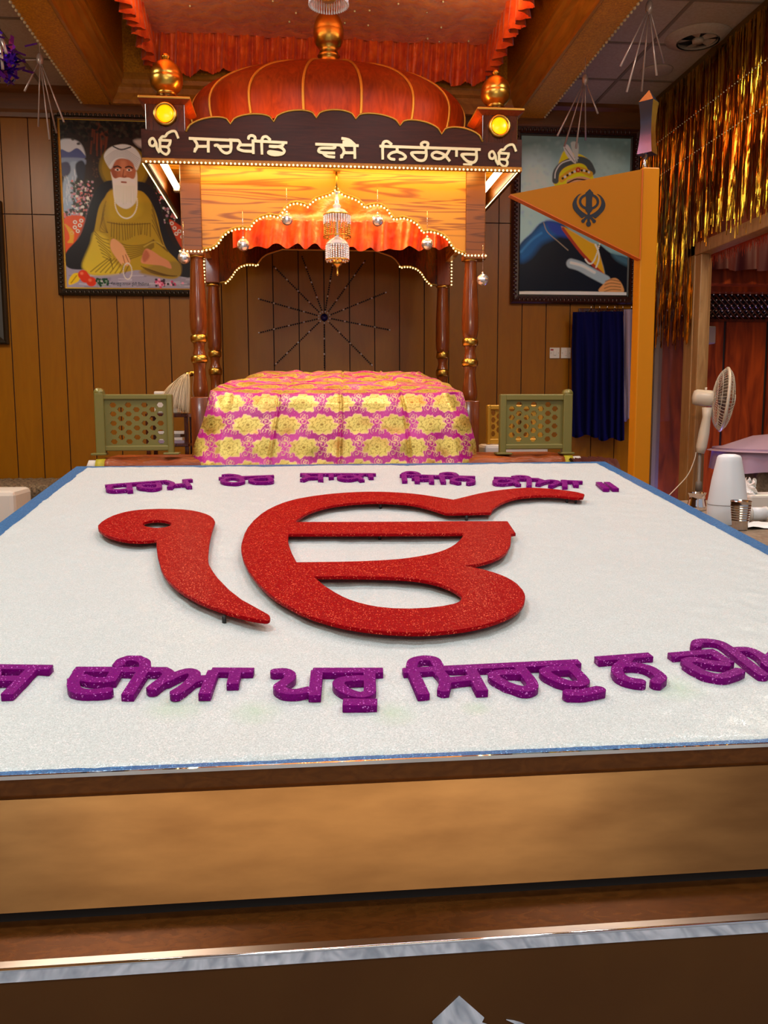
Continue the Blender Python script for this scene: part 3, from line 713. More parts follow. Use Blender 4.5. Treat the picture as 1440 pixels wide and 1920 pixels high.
axr = column('post', 885, 560, YF, shift(fw, 7), shift(fg, 7), base=(751, .055))
bxl = column('post', 400, 600, YB, bw_, bg_, base=(764, .05))
bxr = column('post', 832, 600, YB, shift(bw_, 3), shift(bg_, 3), base=(767, .05))
zF0 = U(270, 300, 'Y', YS).z-.012       # fascia bottom
zcap = U(362, 474, 'Y', YF).z
zsoff = zF0+.16
for ax in (axl-.02, axr+.02):
    q = MB(); q.box((ax-.062, YF, zcap), (ax+.062, YF+.11, zsoff), bev=.006); q.box((ax-.068, YF-.006, zcap-.012), (ax+.068, YF+.116, zcap+.02), bev=.004); q.build('post_block', 'oak_block', pk)
zbc = U(400, 530, 'Y', YB).z
for ax in (bxl, bxr):
    q = MB(); q.box((ax-.05, YB, zbc), (ax+.05, YB+.1, zsoff), bev=.006); q.build('post_block', 'post_wood', pk)
# front arch: left half read from the photo, mirrored about the apex
apx = U(631, 352, 'Y', YF).x
arch_px = [(380,467),(392,466),(404,461),(411,452),(418,441),(428,433),(440,428),(455,426),(466,428),(468,428),(472,421),(478,413),(490,406),(505,402),(520,405),(522,406),(527,400),(535,388),(545,381),(556,379),(570,382),(577,386),(582,380),(592,372),(606,367),(617,364),(625,359),(629,353),(631,346)]
hp = [U(x, y, 'Y', YF) for x, y in arch_px]
LEFT = [(p.x, p.z) for p in hp]; ARCH = LEFT+[(2*apx-x, z) for x, z in LEFT[-2::-1]]
xl_, xr_ = axl+.04, axr-.04
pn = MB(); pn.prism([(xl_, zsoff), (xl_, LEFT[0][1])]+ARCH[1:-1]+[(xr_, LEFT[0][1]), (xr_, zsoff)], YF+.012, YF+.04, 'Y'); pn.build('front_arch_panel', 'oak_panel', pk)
tr = MB(); tr.tube([(x, YF+.008, z+.006) for x, z in ARCH], .007, 8); tr.build('arch_edging', 'gold_paint', pk)
# bulbs
def along(pts, step):
    P = [Vector(p) for p in pts]; out = []; acc = 0
    for a, b in zip(P[:-1], P[1:]):
        L = (b-a).length; t = acc
        while t < L: out.append(a+(b-a)*(t/L)); t += step
        acc = t-L
    return out
ls = MB(); lp = [(x, YF+.002, z-.008) for x, z in ARCH]; ls.tube(lp, .0022, 6); ls_o = ls.build('light_string', 'gold_paint', pk)
dots = along(lp, .0225)
dots = dots[:100]
b0 = MB().sphere((0, 0, 0), .0062, 8, 6).build('bulb', 'bulb_glow', ls_o, origin=(0, 0, 0))
for k, p in enumerate(dots):
    o = b0 if k == 0 else b0.copy()
    if k: COL.objects.link(o); o.parent = ls_o
    o.location = p-WORLD[ls_o.name]
more = []
for ax, s in ((axl-.02, 1), (axr+.02, 1)): more += along([(ax-.07, YF-.014, zcap+.006), (ax+.07, YF-.014, zcap+.006)], .022)
back_px = [(412,530),(423,529),(429,524),(435,517),(441,507),(450,499),(462,495),(474,495),(482,497),(485,492),(491,484),(499,478),(507,475),(530,468)]
bq = [U(x, y, 'Y', YB) for x, y in back_px]; cxb = (bxl+bxr)/2
BL = [(p.x, p.z) for p in bq]; BARCH = BL+[(2*cxb-x, z) for x, z in BL[::-1]]
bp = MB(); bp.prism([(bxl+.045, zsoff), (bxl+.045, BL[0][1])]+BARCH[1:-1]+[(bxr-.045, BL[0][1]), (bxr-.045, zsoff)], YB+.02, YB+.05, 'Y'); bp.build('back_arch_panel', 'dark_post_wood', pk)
be = MB(); be.tube([(x, YB+.016, z+.004) for x, z in BARCH], .006, 8); be.build('arch_edging', 'gold_paint', pk)
for sgn in (0, 1):
    pts = [((x if not sgn else 2*cxb-x), YB+.01, z-.006) for x, z in BL[1:10]]; more += along(pts, .021)
    ax = bxl-.052 if not sgn else bxr+.052
    more += along([(ax, YB-.03, zbc+.0), (ax, YB-.03, U(400, 478, 'Y', YB).z)], .024)
zfb = zF0+.004
more += along([(-.86, YS-.014, zfb-.004), (1.325, YS-.014, zfb-.004)], .024)
mb = MB()
for p in more: mb.sphere(p, .0062, 8, 6)
tag(mb.build('bulb', 'bulb_glow', pk), kind='stuff')
# side beams and ceiling inside the canopy
for ax in (axl-.02, axr+.02):
    q = MB(); q.box((ax-.02, YF+.08, zcap+.14), (ax+.02, YB+.03, zsoff)); q.build('side_beam', 'oak_panel', pk)
q = MB(); q.box((-.86, YS+.03, zsoff), (1.32, YB+.2, zsoff+.02)); q.build('soffit_board', 'oak_panel', pk)
# fascia
val = [(432,233),(513,228.5),(593,221.5),(667,223.5),(750,236),(828,252)]
pk_ = [(392,221),(469,214),(551,207),(627,206),(705,214),(786,227),(862,240)]
def scal():
    out = [(270,243.5),(349,247)]
    pts = [(349,247)]+val+[(905,266)]
    for (a, b), c in zip(zip(pts[:-1], pts[1:]), pk_):
        for t in np.linspace(0, 1, 13)[1:]:
            x = a[0]+(b[0]-a[0])*t; y = a[1]+(b[1]-a[1])*t
            m = (a[1]+b[1])/2
            y = y+(c[1]-m)*math.sqrt(max(0, 1-(2*t-1)**2))**.9
            out.append((x, y))
    out.append((975,270)); return out
top = [U(x, y, 'Y', YS) for x, y in scal()]
FX0, FX1 = -.874, 1.334
fp = [(FX0, zF0)]+[(p.x, p.z) for p in top]+[(FX1, top[-1].z), (FX1, zF0)]
fp[1] = (FX0, fp[1][1])
f_ = MB(); f_.prism(fp, YS, YS+.03, 'Y'); fas = f_.build('fascia', 'fascia_wood', pk)
e_ = MB(); e_.tube([(p.x, YS-.002, p.z) for p in top[1:-1]], .006, 6); e_.build('scallop_edging', 'gold_paint', fas)
e2 = MB(); e2.box((FX0-.01, YS-.014, zF0-.004), (FX1+.01, YS+.01, zF0+.022), bev=.004); e2.build('fascia_moulding', 'beam_wood', fas)
for x in (FX0, FX1):
    s_ = MB(); s_.box((x-.015, YS+.02, zF0), (x+.015, YB+.2, zF0+.19)); s_.build('side_fascia', 'fascia_wood', pk)
    dx = .017 if x < 0 else -.017; s_ = MB(); s_.box((x+dx-.002, YS+.04, zF0+.004), (x+dx+.002, YB+.17, zF0+.16)); s_.build('side_lining', 'oak_block', pk)
    s_ = MB(); s_.tube([(x-.012, YS+.02, zF0-.002), (x-.012, YB+.2, zF0-.002)], .0025, 6); s_.build('strip_lamp', 'strip_glow', pk)
s_ = MB(); s_.box((FX0, YB+.18, zF0), (FX1, YB+.2, zF0+.19)); s_.build('back_fascia', 'fascia_wood', pk)
# lettering on the fascia
def wordF(name, kf, strokes, r=.0085):
    parts = []
    for st in strokes:
        rr = r
        if isinstance(st, tuple): st, rr = st
        q = [(U(x, y, 'Y', YS).x, U(x, y, 'Y', YS).z) for x, y in kf(st)]
        parts.append(('stroke', smooth_pts(q, 5) if len(q) > 2 else q, rr, 1))
    me = outline_mesh(name, parts, .0022, .01, .0012)
    me.transform(Matrix.Rotation(PI/2, 4, 'X')); me.materials.append(M('letter_gold'))
    c = sum((v.co for v in me.vertices), Vector())/len(me.vertices); c.y = 0
    me.transform(Matrix.Translation(-c))
    return link(name, me, Vector((c.x, YS-.004, c.z)), fas)
def kk(s, ox, oy): return lambda pts: [(ox+x/s, oy+y/s) for x, y in pts]
fa, fb, fc = kk(7.2, 270, 235), kk(5.538, 430, 235), kk(5.143, 700, 250)
ek = [[(165,240),(125,180),(80,210),(85,270),(130,285),(165,245),(175,310),(208,372)], [(200,205),(370,212)], [(225,185),(250,158),(290,155),(320,115),(380,85),(430,95),(465,180)], [(220,200),(218,280),(230,350),(295,398),(335,370),(340,330),(310,298),(240,292)], [(360,215),(345,270),(310,298)]]
def ekp(kf): return wordF('fascia_letter', kf, [(s, .0075) for s in ek])
ekp(fa); ekp(lambda pts: [(916+(x-70)/7.75, 272+(y-85)/7.75*1.02) for x, y in pts])
wordF('fascia_word', lambda p: p, [fa([(610,182),(1270,212)])+fb([(95,162)])[:0], fa([(680,200),(715,250),(718,300),(690,345)]), (fa([(680,340),(700,345)]), .013), fa([(720,290),(850,290)]), fa([(870,195),(870,370)]), fa([(955,280),(1000,275),(1040,340),(1100,380),(1160,365),(1178,300),(1172,215)]), fa([(990,290),(1150,290)]),
     fb([(0,155),(95,160)]), fb([(95,160),(115,195),(90,245),(150,270),(235,275)]), fb([(115,208),(235,210)]), fb([(248,165),(250,300)]), fb([(235,165),(600,186)]), fb([(200,145),(205,120),(235,110),(265,125),(268,155)]), fb([(335,165),(340,305)]), fb([(335,165),(350,130),(385,122),(425,155)]),
     fb([(560,190),(550,215),(480,228),(415,222)]), fb([(415,222),(520,228),(570,265),(550,300),(470,312),(410,295),(420,275),(500,285),(550,295)])])
wordF('fascia_word', fb, [[(895,200),(1340,216)], [(1090,210),(1088,240),(960,240),(930,255),(945,285),(1095,292)], [(970,290),(1010,325),(1095,335)], [(1155,215),(1185,250),(1188,290),(1165,325)], ([(1155,328),(1175,328)], .012), [(1190,288),(1290,290)], [(1300,215),(1303,350)], [(1165,140),(1240,155),(1300,205)], [(1178,178),(1250,182),(1300,205)]])
wordF('fascia_word', fc, [[(60,128),(1030,160)], [(88,128),(90,255)], [(88,120),(100,88),(135,82),(175,110)], [(228,140),(228,180)], [(228,180),(170,195),(145,225),(165,250),(205,256)], [(228,180),(280,200),(310,230),(290,252),(250,256)], [(505,140),(508,225),(480,265),(420,258),(365,200),(400,188),(505,190)], [(470,128),(460,105),(490,88),(525,100),(520,130)],
     [(735,155),(700,215),(640,250),(580,240),(565,205),(610,185),(680,210),(735,272)], [(800,155),(800,228)], [(990,165),(992,250),(960,285),(900,270),(850,215),(880,205),(985,208)], ([(865,302),(950,306)], .006), ([(935,270),(935,305)], .006)])
# corner boxes with lamps and finials
fin = [(0.02,-.0),(.6,0),(.64,.06),(.55,.1),(.6,.18),(.58,.24),(.78,.4),(.93,.62),(1.0,.9),(1.0,1.08),(.985,1.12),(1.0,1.15),(.94,1.45),(.78,1.75),(.5,2.0),(.26,2.12),(.18,2.2),(.26,2.26),(.28,2.34),(.2,2.44),(.06,2.54),(.005,2.56)]
def finial(name, x, y, z, r, par, hs=1.0):
    b_ = MB(); b_.lathe([(p*r, q*r*hs) for p, q in fin], (x, y, z), 28); o = b_.build(name, 'gold', par); sharp(o, 60); return o
for (xa_, xb_, yt, yb2, lx, ly, fx) in ((273, 346, 196, 242, 310, 214, 313), (904, 971, 217, 265, 936, 237, 929)):
    p0 = U(xa_, yb2, 'Y', YS+.02); p1 = U(xb_, yt, 'Y', YS+.02); zb0 = min(p0.z, top[0].z if xa_ < 500 else top[-1].z)-.01
    q = MB(); q.box((p0.x, YS+.02, zb0), (p1.x, YS+.27, p1.z), bev=.004); bx = q.build('corner_box', 'dark_post_wood', pk)
    r_ = MB(); e = .035; zt2 = p1.z
    r_.add([(p0.x, YS+.02, zt2-.002), (p1.x, YS+.02, zt2-.002), (p1.x, YS+.27, zt2-.002), (p0.x, YS+.27, zt2-.002), (p0.x-e, YS-.005, zt2+.022), (p1.x+e, YS-.005, zt2+.022), (p1.x+e, YS+.3, zt2+.022), (p0.x-e, YS+.3, zt2+.022)],
           [(0,1,5,4),(1,2,6,5),(2,3,7,6),(3,0,4,7),(3,2,1,0)])
    r_.build('box_roof', 'dome_wood', bx); r_ = MB(); r_.box((p0.x-e, YS-.005, zt2+.022), (p1.x+e, YS+.3, zt2+.036), bev=.003); r_.build('roof_edge', 'gold_paint', bx)
    lc = U(lx, ly, 'Y', YS+.02); rot = Matrix.Rotation(PI/2, 3, 'X')
    g_ = MB(); g_.lathe([(.048, -.0), (.066, 0), (.068, .012), (.06, .02), (.05, .018), (.05, .002)], (lc.x, YS+.02, lc.z), 28, fr=rot); g_.build('lamp_ring', 'gold', bx)
    g_ = MB(); g_.lathe([(.05, .002), (.049, .008), (.035, .012), (.001, .014)], (lc.x, YS+.02, lc.z), 28, fr=rot); g_.build('lamp_lens', 'yellow_lens', bx)
    yb_ = 182 if xa_ < 500 else 205; fp_ = U(fx, yb_, 'Y', YS+.14); finial('finial', fp_.x, YS+.14, fp_.z, .096 if xa_ < 500 else .09, bx); q = MB(); q.lathe([(.06, zt2+.03), (.06, fp_.z+.004), (.001, fp_.z+.005)], (fp_.x, YS+.14, 0), 24); q.build('finial_base', 'dark_post_wood', bx)
# dome
DC = Vector((U(617, 160, 'Y', 5.85).x, 5.85, 0)); z0 = 3.12
def dome_r(t):      # t 0..1 -> (radius factor, z)
    if t < .3: k = t/.3; return (.965+.035*math.sin(k*PI/2), z0+ZLOW*k)
    a = (t-.3)/.7*PI/2; return (math.cos(a), z0+ZLOW+HD*math.sin(a))
RXd, RYd, ZLOW = .903, .52, .16
def scr_y(p): q = Vector(p)-EYE; return 960+FPX*q.dot(cd)/q.dot(cf)
lo, hi = .1, .8                          # height of the crown, from the outline in the photo
for _ in range(30):
    HD = (lo+hi)/2
    ty = min(scr_y((DC.x, DC.y-RYd*dome_r(t)[0], dome_r(t)[1])) for t in np.linspace(.3, .99, 60))
    if ty > 112: lo = HD
    else: hi = HD
def dpt(ang, t, o=0):
    rf, z = dome_r(t); return Vector((DC.x+(RXd*rf+o)*math.cos(ang), DC.y+(RYd*rf+o)*math.sin(ang), z+o*.5))
NR = 16; off = math.radians(-101.25); seg = 2*PI/NR
dm = MB()
for k in range(NR):
    rows = []
    for t in np.linspace(0, .985, 26): rows.append([dpt(off+seg*(k+j/6), t, .018*math.sin(PI*j/6)*(1-t)) for j in range(7)])
    dm.grid(rows)
dome = dm.build('dome', 'dome_wood', pk)
for k in range(NR):
    rb = MB(); rb.tube([dpt(off+seg*k, t, .002) for t in np.linspace(0, .985, 26)], .009, 6); rb.build('rib', 'gold_paint', dome)
dz = dome_r(1)[1]
cp_ = MB(); zc1 = U(617, 103, 'Y', DC.y).z; cp_.lathe([(.10,dz-.03),(.09,dz+.01),(.065,dz+.02),(.06,zc1-.02),(.075,zc1-.01),(.06,zc1+.0),(.001,zc1+.005)], (DC.x, DC.y, 0), 28); cp_.build('dome_cap', 'gold', dome)
finial('finial', DC.x, DC.y, U(617, 103, 'Y', DC.y).z, .100, dome, 1.28)
# lights built into the canopy: tubes under the overhang, warm strips behind the fascia
def lamp_tube(name, a, b, r, m): t = MB(); t.tube([a, b], r, 12); return t.build(name, m, pk)
lamp_tube('strip_lamp', (-.66, YS+.05, zF0+.045), (1.12, YS+.05, zF0+.045), .012, 'strip_glow')
for x, y0, y1 in ((-.79, 5.26, 5.86), (1.245, 5.26, 5.86)):
    lamp_tube('tube_lamp', (x, y0, zF0+.045), (x, y1, zF0+.045), .021, 'tube_glow')
    e_ = MB(); e_.box((x-.02, y0-.05, zF0+.02), (x+.02, y0, zF0+.07)); e_.box((x-.02, y1, zF0+.02), (x+.02, y1+.05, zF0+.07)); e_.build('lamp_holder', 'fan_grey', pk)
area('palki_front_strip', (CX, YS+.065, zF0+.06), (1.8, .03), 7, (1.0, .58, .10), (math.radians(20), 0, 0))
area('palki_dome_strip', (CX, YS+.09, 3.0), (2.0, .04), 11, (1.0, .40, .09), (math.radians(180-32), 0, 0))
for x in (-.79, 1.245): area('palki_side_tube', (x, 5.55, zF0+.015), (.04, .6), 3, (1.0, .8, .42))
area('palki_inner_lamp', (CX, 5.56, zsoff-.02), (1.3, .2), 22, (1.0, .6, .26))
# ------------------------------------------------------------------ orange valance inside
vt, v1, v2 = (U(632, y, 'Y', 5.75).z for y in (330, 414, 470))
P = []; xs_ = np.linspace(U(437, 450, 'Y', 5.75).x, U(838, 450, 'Y', 5.75).x, 260)
for r in range(22):
    row = []
    for x in xs_:
        s = (x-xs_[0])/(xs_[-1]-xs_[0])
        if r < 6: z = vt+(v1-vt)*r/5; y = 5.75+.012*math.sin(9*s*PI+r)
        else:
            k = (r-6)/15; z = v1+(v2-v1)*k+.012*k*math.sin(s*71)+.02*k*abs(math.sin(s*PI*1.5))
            y = 5.72+(.012+.03*k)*math.sin(s*60+1.7*math.sin(s*19))+.008*math.sin(s*150+k*3)
        row.append((x, y, z))
    P.append(row)
tag(MB().grid(P).build('valance_cloth', 'orange_satin', fixn=False), 'gathered orange satin valance hanging inside the wooden canopy, behind the chandelier', 'cloth')
# ------------------------------------------------------------------ crystal chandelier
YC = 5.27; cxh = U(632, 430, 'Y', YC).x
ch = thing('chandelier', 'small two-tier crystal bead chandelier hanging in the lit front arch', 'chandelier', (cxh, YC, U(632, 515, 'Y', YC).z))
Zp = lambda y: U(632, y, 'Y', YC).z
rp = lambda w: w/FPX*YC
def lp_(lst): return sorted([(rp(w), Zp(y)) for y, w in lst], key=lambda q: q[1])
t = MB(); t.tube([(cxh, YC, Zp(362)), (cxh, YC, zF0+.01)], .006, 8); t.box((cxh-.02, YC-.02, zF0), (cxh+.02, YC+.02, zF0+.16)); t.build('chain', 'gold', ch)
t = MB(); t.lathe(lp_([(358,1),(361,4),(365,2),(372,4),(382,4.5),(386,8),(391,6),(394,15),(400,21),(404,24),(406,23),(406.5,1)]), (cxh, YC, 0), 24); sharp(t.build('crown', 'crystal', ch), 30)
t = MB(); t.tube([(cxh+rp(23.5)*math.cos(a), YC+rp(23.5)*math.sin(a), Zp(404)) for a in np.linspace(0, 2*PI, 33)[:-1]], .006, 6, closed=True)
t.tube([(cxh+rp(24.5)*math.cos(a), YC+rp(24.5)*math.sin(a), Zp(444)) for a in np.linspace(0, 2*PI, 33)[:-1]], .004, 6, closed=True)
t.tube([(cxh+rp(21)*math.cos(a), YC+rp(21)*math.sin(a), Zp(488)) for a in np.linspace(0, 2*PI, 33)[:-1]], .005, 6, closed=True); t.build('brass_hoop', 'gold', ch)
t = MB(); t.lathe(lp_([(410,2),(436,2.5),(440,5),(443,3),(446,8),(450,14),(455,19),(459,21),(461,20),(461.5,1)]), (cxh, YC, 0), 24); sharp(t.build('middle_bowl', 'crystal', ch), 30)
def fringe(name, R, ya_, yb_, n, m_):
    t = MB()
    for k in range(n):
        a = 2*PI*k/n; x, y = cxh+rp(R)*math.cos(a), YC+rp(R)*math.sin(a); za, zb_ = Zp(ya_), Zp(yb_+2*math.sin(k*2.4)); nb = 7
        for j in range(nb): t.lathe([(.0008, -.5), (.0052, -.1), (.0052, .1), (.0008, .5)], (0, 0, 0), 6, fr=Matrix.Diagonal((1, 1, (za-zb_)/nb))) if False else None
        pts = []; rs = []
        for j in range(nb*3+1): pts.append((x, y, za+(zb_-za)*j/(nb*3))); rs.append(.0016 if j % 3 == 0 else .0052)
        t.tube(pts, rs, 6)
    return t.build(name, m_, ch)
fringe('bead_fringe', 24, 405, 421, 30, 'crystal'); fringe('bead_fringe', 23.5, 421, 446, 22, 'gold'); fringe('bead_fringe', 20.5, 461, 489, 26, 'crystal')
t = MB(); t.lathe(lp_([(484,2),(489,9),(493,10),(497,8),(500,3),(505,1.5),(512,1.5),(514,3),(517,.5)]), (cxh, YC, 0), 20); t.build('bottom_bowl', 'gold', ch)
t = MB(); t.tube([(cxh, YC, Zp(406)), (cxh, YC, Zp(490))], .005, 6); t.build('stem', 'gold', ch)
# ------------------------------------------------------------------ mirror balls
balls = [(345,483,11.5,5.28,470,'mirror ball hanging by the left front post of the canopy'),(456,459,11,5.30,426,'lower left mirror ball hanging in the front arch, beside the valance edge'),(538,411,11,5.30,381,'upper mirror ball left of the chandelier'),(708,413,11,5.30,385,'upper mirror ball right of the chandelier'),(801,457,10.5,5.30,430,'lower right mirror ball hanging in the front arch'),(905,525,10.5,5.28,480,'lowest mirror ball, hanging outside the right front post')]
proto = None
for x, y, r, Y, ys, lab in balls:
    c = U(x, y, 'Y', Y); rr = r/FPX*Y; zt_ = U(x, ys, 'Y', Y).z
    if proto is None:
        proto = thing('mirror_ball', lab, 'ball', c, 'mirror balls on the canopy')
        s_ = MB(); s_.sphere((c.x, c.y, c.z), .037, 18, 12); s_.sm = [False]*len(s_.f); s_.build('ball', 'ball_silver', proto, origin=c)
        s_ = MB(); s_.lathe([(.008, .034), (.008, .044), (.003, .05), (.001, .052)], c, 10); s_.tube([(c.x, c.y, c.z+.05), (c.x, c.y, c.z+.21)], .0012, 5); s_.build('hanger', 'chrome', proto, origin=c)
        base = list(proto.children)
    else:
        o = proto.copy(); COL.objects.link(o); o.location = c; o['label'] = lab
        for q in base:
            d_ = q.copy(); COL.objects.link(d_); d_.parent = o
# ------------------------------------------------------------------ starburst of bead strings on the wall
hub = U(608, 595, 'Y', D-.01)
so = thing('wall_starburst', 'starburst of eleven black bead strings with round blue hub on the panelled wall', 'wall ornament', (hub.x, D-.01, hub.z))
t = MB(); t.lathe([(.03, 0), (.03, .006), (.024, .012), (.001, .016)], (hub.x, D, hub.z), 20, fr=Matrix.Rotation(PI/2, 3, 'X')); t.build('hub', 'hub_blue', so)
for x, y in ((365,287),(440,143),(567,98),(708,120),(850,118),(952,257),(968,430),(887,592),(668,605),(443,588),(365,443)):
    e_ = U(330+x/2.4, 440+y/2.4, 'Y', D-.008); h0 = Vector((hub.x, D-.008, hub.z)); dr = (e_-h0).normalized()
    t = MB()
    for k, p in enumerate(along([h0+dr*.045, e_], .0175)): t.sphere(p, .0066, 6, 4, 0 if k % 7 else 1)
    t.build('bead_string', ['bead_black', 'crystal'], so)
# ------------------------------------------------------------------ orange cloth canopy under the ceiling recess
zk = U(285, 60, 'Y', 6.58).z; kx0, kx1 = U(285, 60, 'Z', zk).x, U(913, 87, 'Z', zk).x
kb = 6.58; kf = 1.9
cc = thing('cloth_canopy', 'orange cloth canopy with gathered frill hung in the ceiling recess', 'canopy cloth', ((kx0+kx1)/2, 4, zk-.3))
P = []
for i in range(60):
    row = []
    for j in range(70):
        u = j/69; v = i/59
        row.append((kx0+(kx1-kx0)*u, kf+(kb-kf)*v, zk+.05*math.sin(PI*u)*math.sin(PI*v)+.012*math.sin(u*17+v*5)*math.sin(v*9)+.006*math.sin(u*61+9*v)))
    P.append(row)
MB().grid(P).build('cloth_top', 'orange_canopy', cc, fixn=False)
sq = MB()
for k in range(150): sq.sphere((random.uniform(kx0, kx1), random.uniform(kf, kb), zk+.0), .008, 6, 4)
tag(sq.build('sequin', 'letter_gold', cc), kind='stuff')
def frill(a, b, h, n):
    P = []; a, b = Vector(a), Vector(b); t = (b-a).normalized(); nn = Vector((-t.y, t.x, 0))
    rag = [random.uniform(-.03, .03) for _ in range(n)]
    for r in range(12):
        k = r/11; row = []
        for j in range(n):
            s = j/(n-1)*(b-a).length
            off_ = (.012+.035*k)*math.sin(s*46+1.5*math.sin(s*7.3))+.012*math.sin(s*113+2*k)
            row.append(a+t*s+nn*off_+Vector((0, 0, -h*k*(1+.06*math.sin(s*9)+rag[j]*.6))))
        P.append(row)
    return MB().grid(P).build('frill', 'orange_satin', cc, fixn=False)
frill((kx0-.02, kb, zk+.02), (kx1+.02, kb, zk+.02), .29, 420)
frill((kx0, kb, zk+.02), (kx0, kf, zk+.02), .27, 500); frill((kx1, kf, zk+.02), (kx1, kb, zk+.02), .27, 500)

# ================================================================== framed prints on the back wall
def frame(name, x0, x1, z0, z1, w, y, outer, inner, label, cv, par_cat='picture', ornate=True):
    t = thing(name, label, par_cat, ((x0+x1)/2, y, z0-w))
    p = [(0, 0), (.0, .03), (.012, .04), (w*.45, .028), (w*.8, .034), (w*.82, .016), (w, .012), (w, 0)]     # (inwards from outer edge, towards viewer)
    def ring(o, d): a, b, c, e = x0-w+o, x1+w-o, z0-w+o, z1+w-o; return [(a, y-d, c), (b, y-d, c), (b, y-d, e), (a, y-d, e), (a, y-d, c)]
    mb = MB(); mb.grid([ring(*q) for q in p[:5]], 0, False); o = mb.build('frame', outer, t, fixn=False)
    mb = MB(); mb.grid([ring(*q) for q in p[4:]], 0, False); mb.build('frame_lip', inner, t, fixn=False)
    if ornate:
        mb = MB(); st = .034; r = w*.3
        def lump(cx, cz, sx, sz): mb.lathe([(1e-4, -1), (.7, -.7), (1, 0), (.7, .7), (1e-4, 1)], (cx, y-.031, cz), 6, fr=Matrix.Diagonal((sx, .008, sz)))
        z = z0
        while z < z1:
            for cx in (x0-w*.62, x1+w*.62): lump(cx, z, r, st*.36)
            z += st
        x = x0
        while x < x1:
            for cz in (z0-w*.62, z1+w*.62): lump(x, cz, st*.36, r)
            x += st
        tag(mb.build('frame_carving', outer, o), kind='stuff')
    if cv is not None:
        me = cv.mesh('print', lambda u, v: (-(x1-x0)/2+(x1-x0)*u, 0, (z1-z0)/2-(z1-z0)*v), ['painted_print'])
        link('print', me, Vector(((x0+x1)/2, y-.01, (z0+z1)/2)), t)
    else: MB().box((x0, y-.012, z0), (x1, y-.008, z1)).build('print', 'black', t)
    return t
YP = D-.004
def mk1(W_, H_):
    def T(pts):
        out = []
        for x, y in pts:
            v = (y-120)/1595; a = 120+60*v; b = 1352+5*v
            out.append(((x-a)/(b-a)*W_, v*H_))
        return out
    return T
W1, H1 = 250, 340
cv = Canvas(W1, H1, (44, 32, 28)); T = mk1(W1, H1)
def P_(pts, c, soft=2, al=1): cv.poly(T(pts), c, soft, al)
def L_(pts, r, c, soft=1, al=1): cv.line(T(pts), r, c, soft, al)
P_([(120,330),(200,300),(300,325),(350,400),(345,480),(130,480)], (196,204,214), 4)
P_([(130,480),(135,400),(210,425),(285,385),(350,440),(350,480)], (78,86,140), 2)
P_([(130,482),(350,482),(350,545),(140,545)], (128,146,176), 3)
P_([(225,520),(300,520),(300,620),(240,760),(290,900),(290,1040),(150,1040),(150,720),(215,620)], (150,172,196), 4)
for k in range(26):
    x = 160+rng.random()*120; y = 560+rng.random()*440; L_([(x, y), (x+rng.normal()*8, y+50)], .8, (214,226,236), 1.5, .6)
P_([(125,540),(200,520),(222,600),(170,650),(125,640)], (66,64,96), 3); P_([(270,540),(330,500),(365,560),(360,680),(290,660)], (46,46,62), 3)
P_([(330,120),(500,120),(450,300),(440,560),(460,700),(350,720),(370,500),(350,300)], (50,34,28), 4)
for k in range(10): x = 440+k*16; L_([(x, 150), (x-10+rng.normal()*12, 330+rng.random()*120)], 1.6, (116,54,28), 2, .6)
for k in range(60): a = rng.random(2); cv.dot(T([(430+a[0]*160, 480+a[1]*180)])[0], 1.2, (96,66,44), 2, .5)
for k in range(260):
    x, y = 120+rng.random()*800, 130+abs(rng.normal())*80
    cv.dot(T([(x, y)])[0], 2+rng.random()*2, (26,24,22) if rng.random() < .7 else (58,52,40), 1.5, .8)
P_([(820,300),(900,290),(900,360),(860,350)], (206,200,196), 6, .8)
c0 = T([(722,565)])[0]; k = np.hypot((cv.gx-c0[0]), (cv.gy-c0[1])*1.0)
cv.blend(1-(k-44)/6, (148,122,22)); cv.blend(np.clip(1-np.abs(k-44)/3, 0, 1), (104,88,20), .7)
for x0_, x1_, y0_, y1_, n_ in ((230, 440, 690, 1010, 210), (1010, 1200, 690, 1080, 150), (150, 330, 960, 1060, 60)):
    for k in range(n_):
        x, y = x0_+rng.random()*(x1_-x0_), y0_+rng.random()*(y1_-y0_)
        cv.dot(T([(x, y)])[0], 1+rng.random()*2.2, [(60,74,50), (34,40,30), (226,226,220), (214,120,120), (190,150,170)][int(rng.random()*5)], 1.2, .9)
P_([(150,1060),(340,1030),(350,1150),(280,1250),(190,1360),(170,1360)], (222,84,30)); P_([(1140,1060),(1200,1070),(1345,1200),(1345,1400),(1240,1300)], (210,74,34))
for x, y in ((260,1085),(305,1115),(258,1135),(318,1070),(285,1170),(230,1190),(1165,1080),(1190,1125),(1235,1155),(1205,1180),(1260,1210),(1290,1250)): cv.dot(T([(x, y)])[0], 4.0, (240,226,216)); cv.dot(T([(x, y)])[0], 1.8, (190,60,40))
for k in range(5): L_([(170+10*k, 1110+20*k), (240-6*k, 1180+16*k), (235-10*k, 1280)], 1.6, (246,170,40), 1.5, .8)
P_([(120,1500),(1360,1500),(1360,1730),(120,1730)], (152,146,168), 3)
for k in range(40): x = 180+rng.random()*1150; y = 1560+rng.random()*150; L_([(x, y), (x+120, y+rng.normal()*8)], 1.2, (196,190,206) if k % 2 else (112,104,130), 2, .6)
P_([(610,680),(520,710),(450,790),(400,900),(350,1090),(290,1240),(180,1370),(180,1510),(330,1540),(720,1500),(1200,1590),(1350,1590),(1350,1420),(1180,1280),(1100,1100),(1060,900),(1020,790),(950,715),(860,685)], (34,30,34))
L_([(430,820),(380,960),(340,1110),(280,1250)], 1, (96,90,96), 2, .8)
ROBE = (176,146,32)
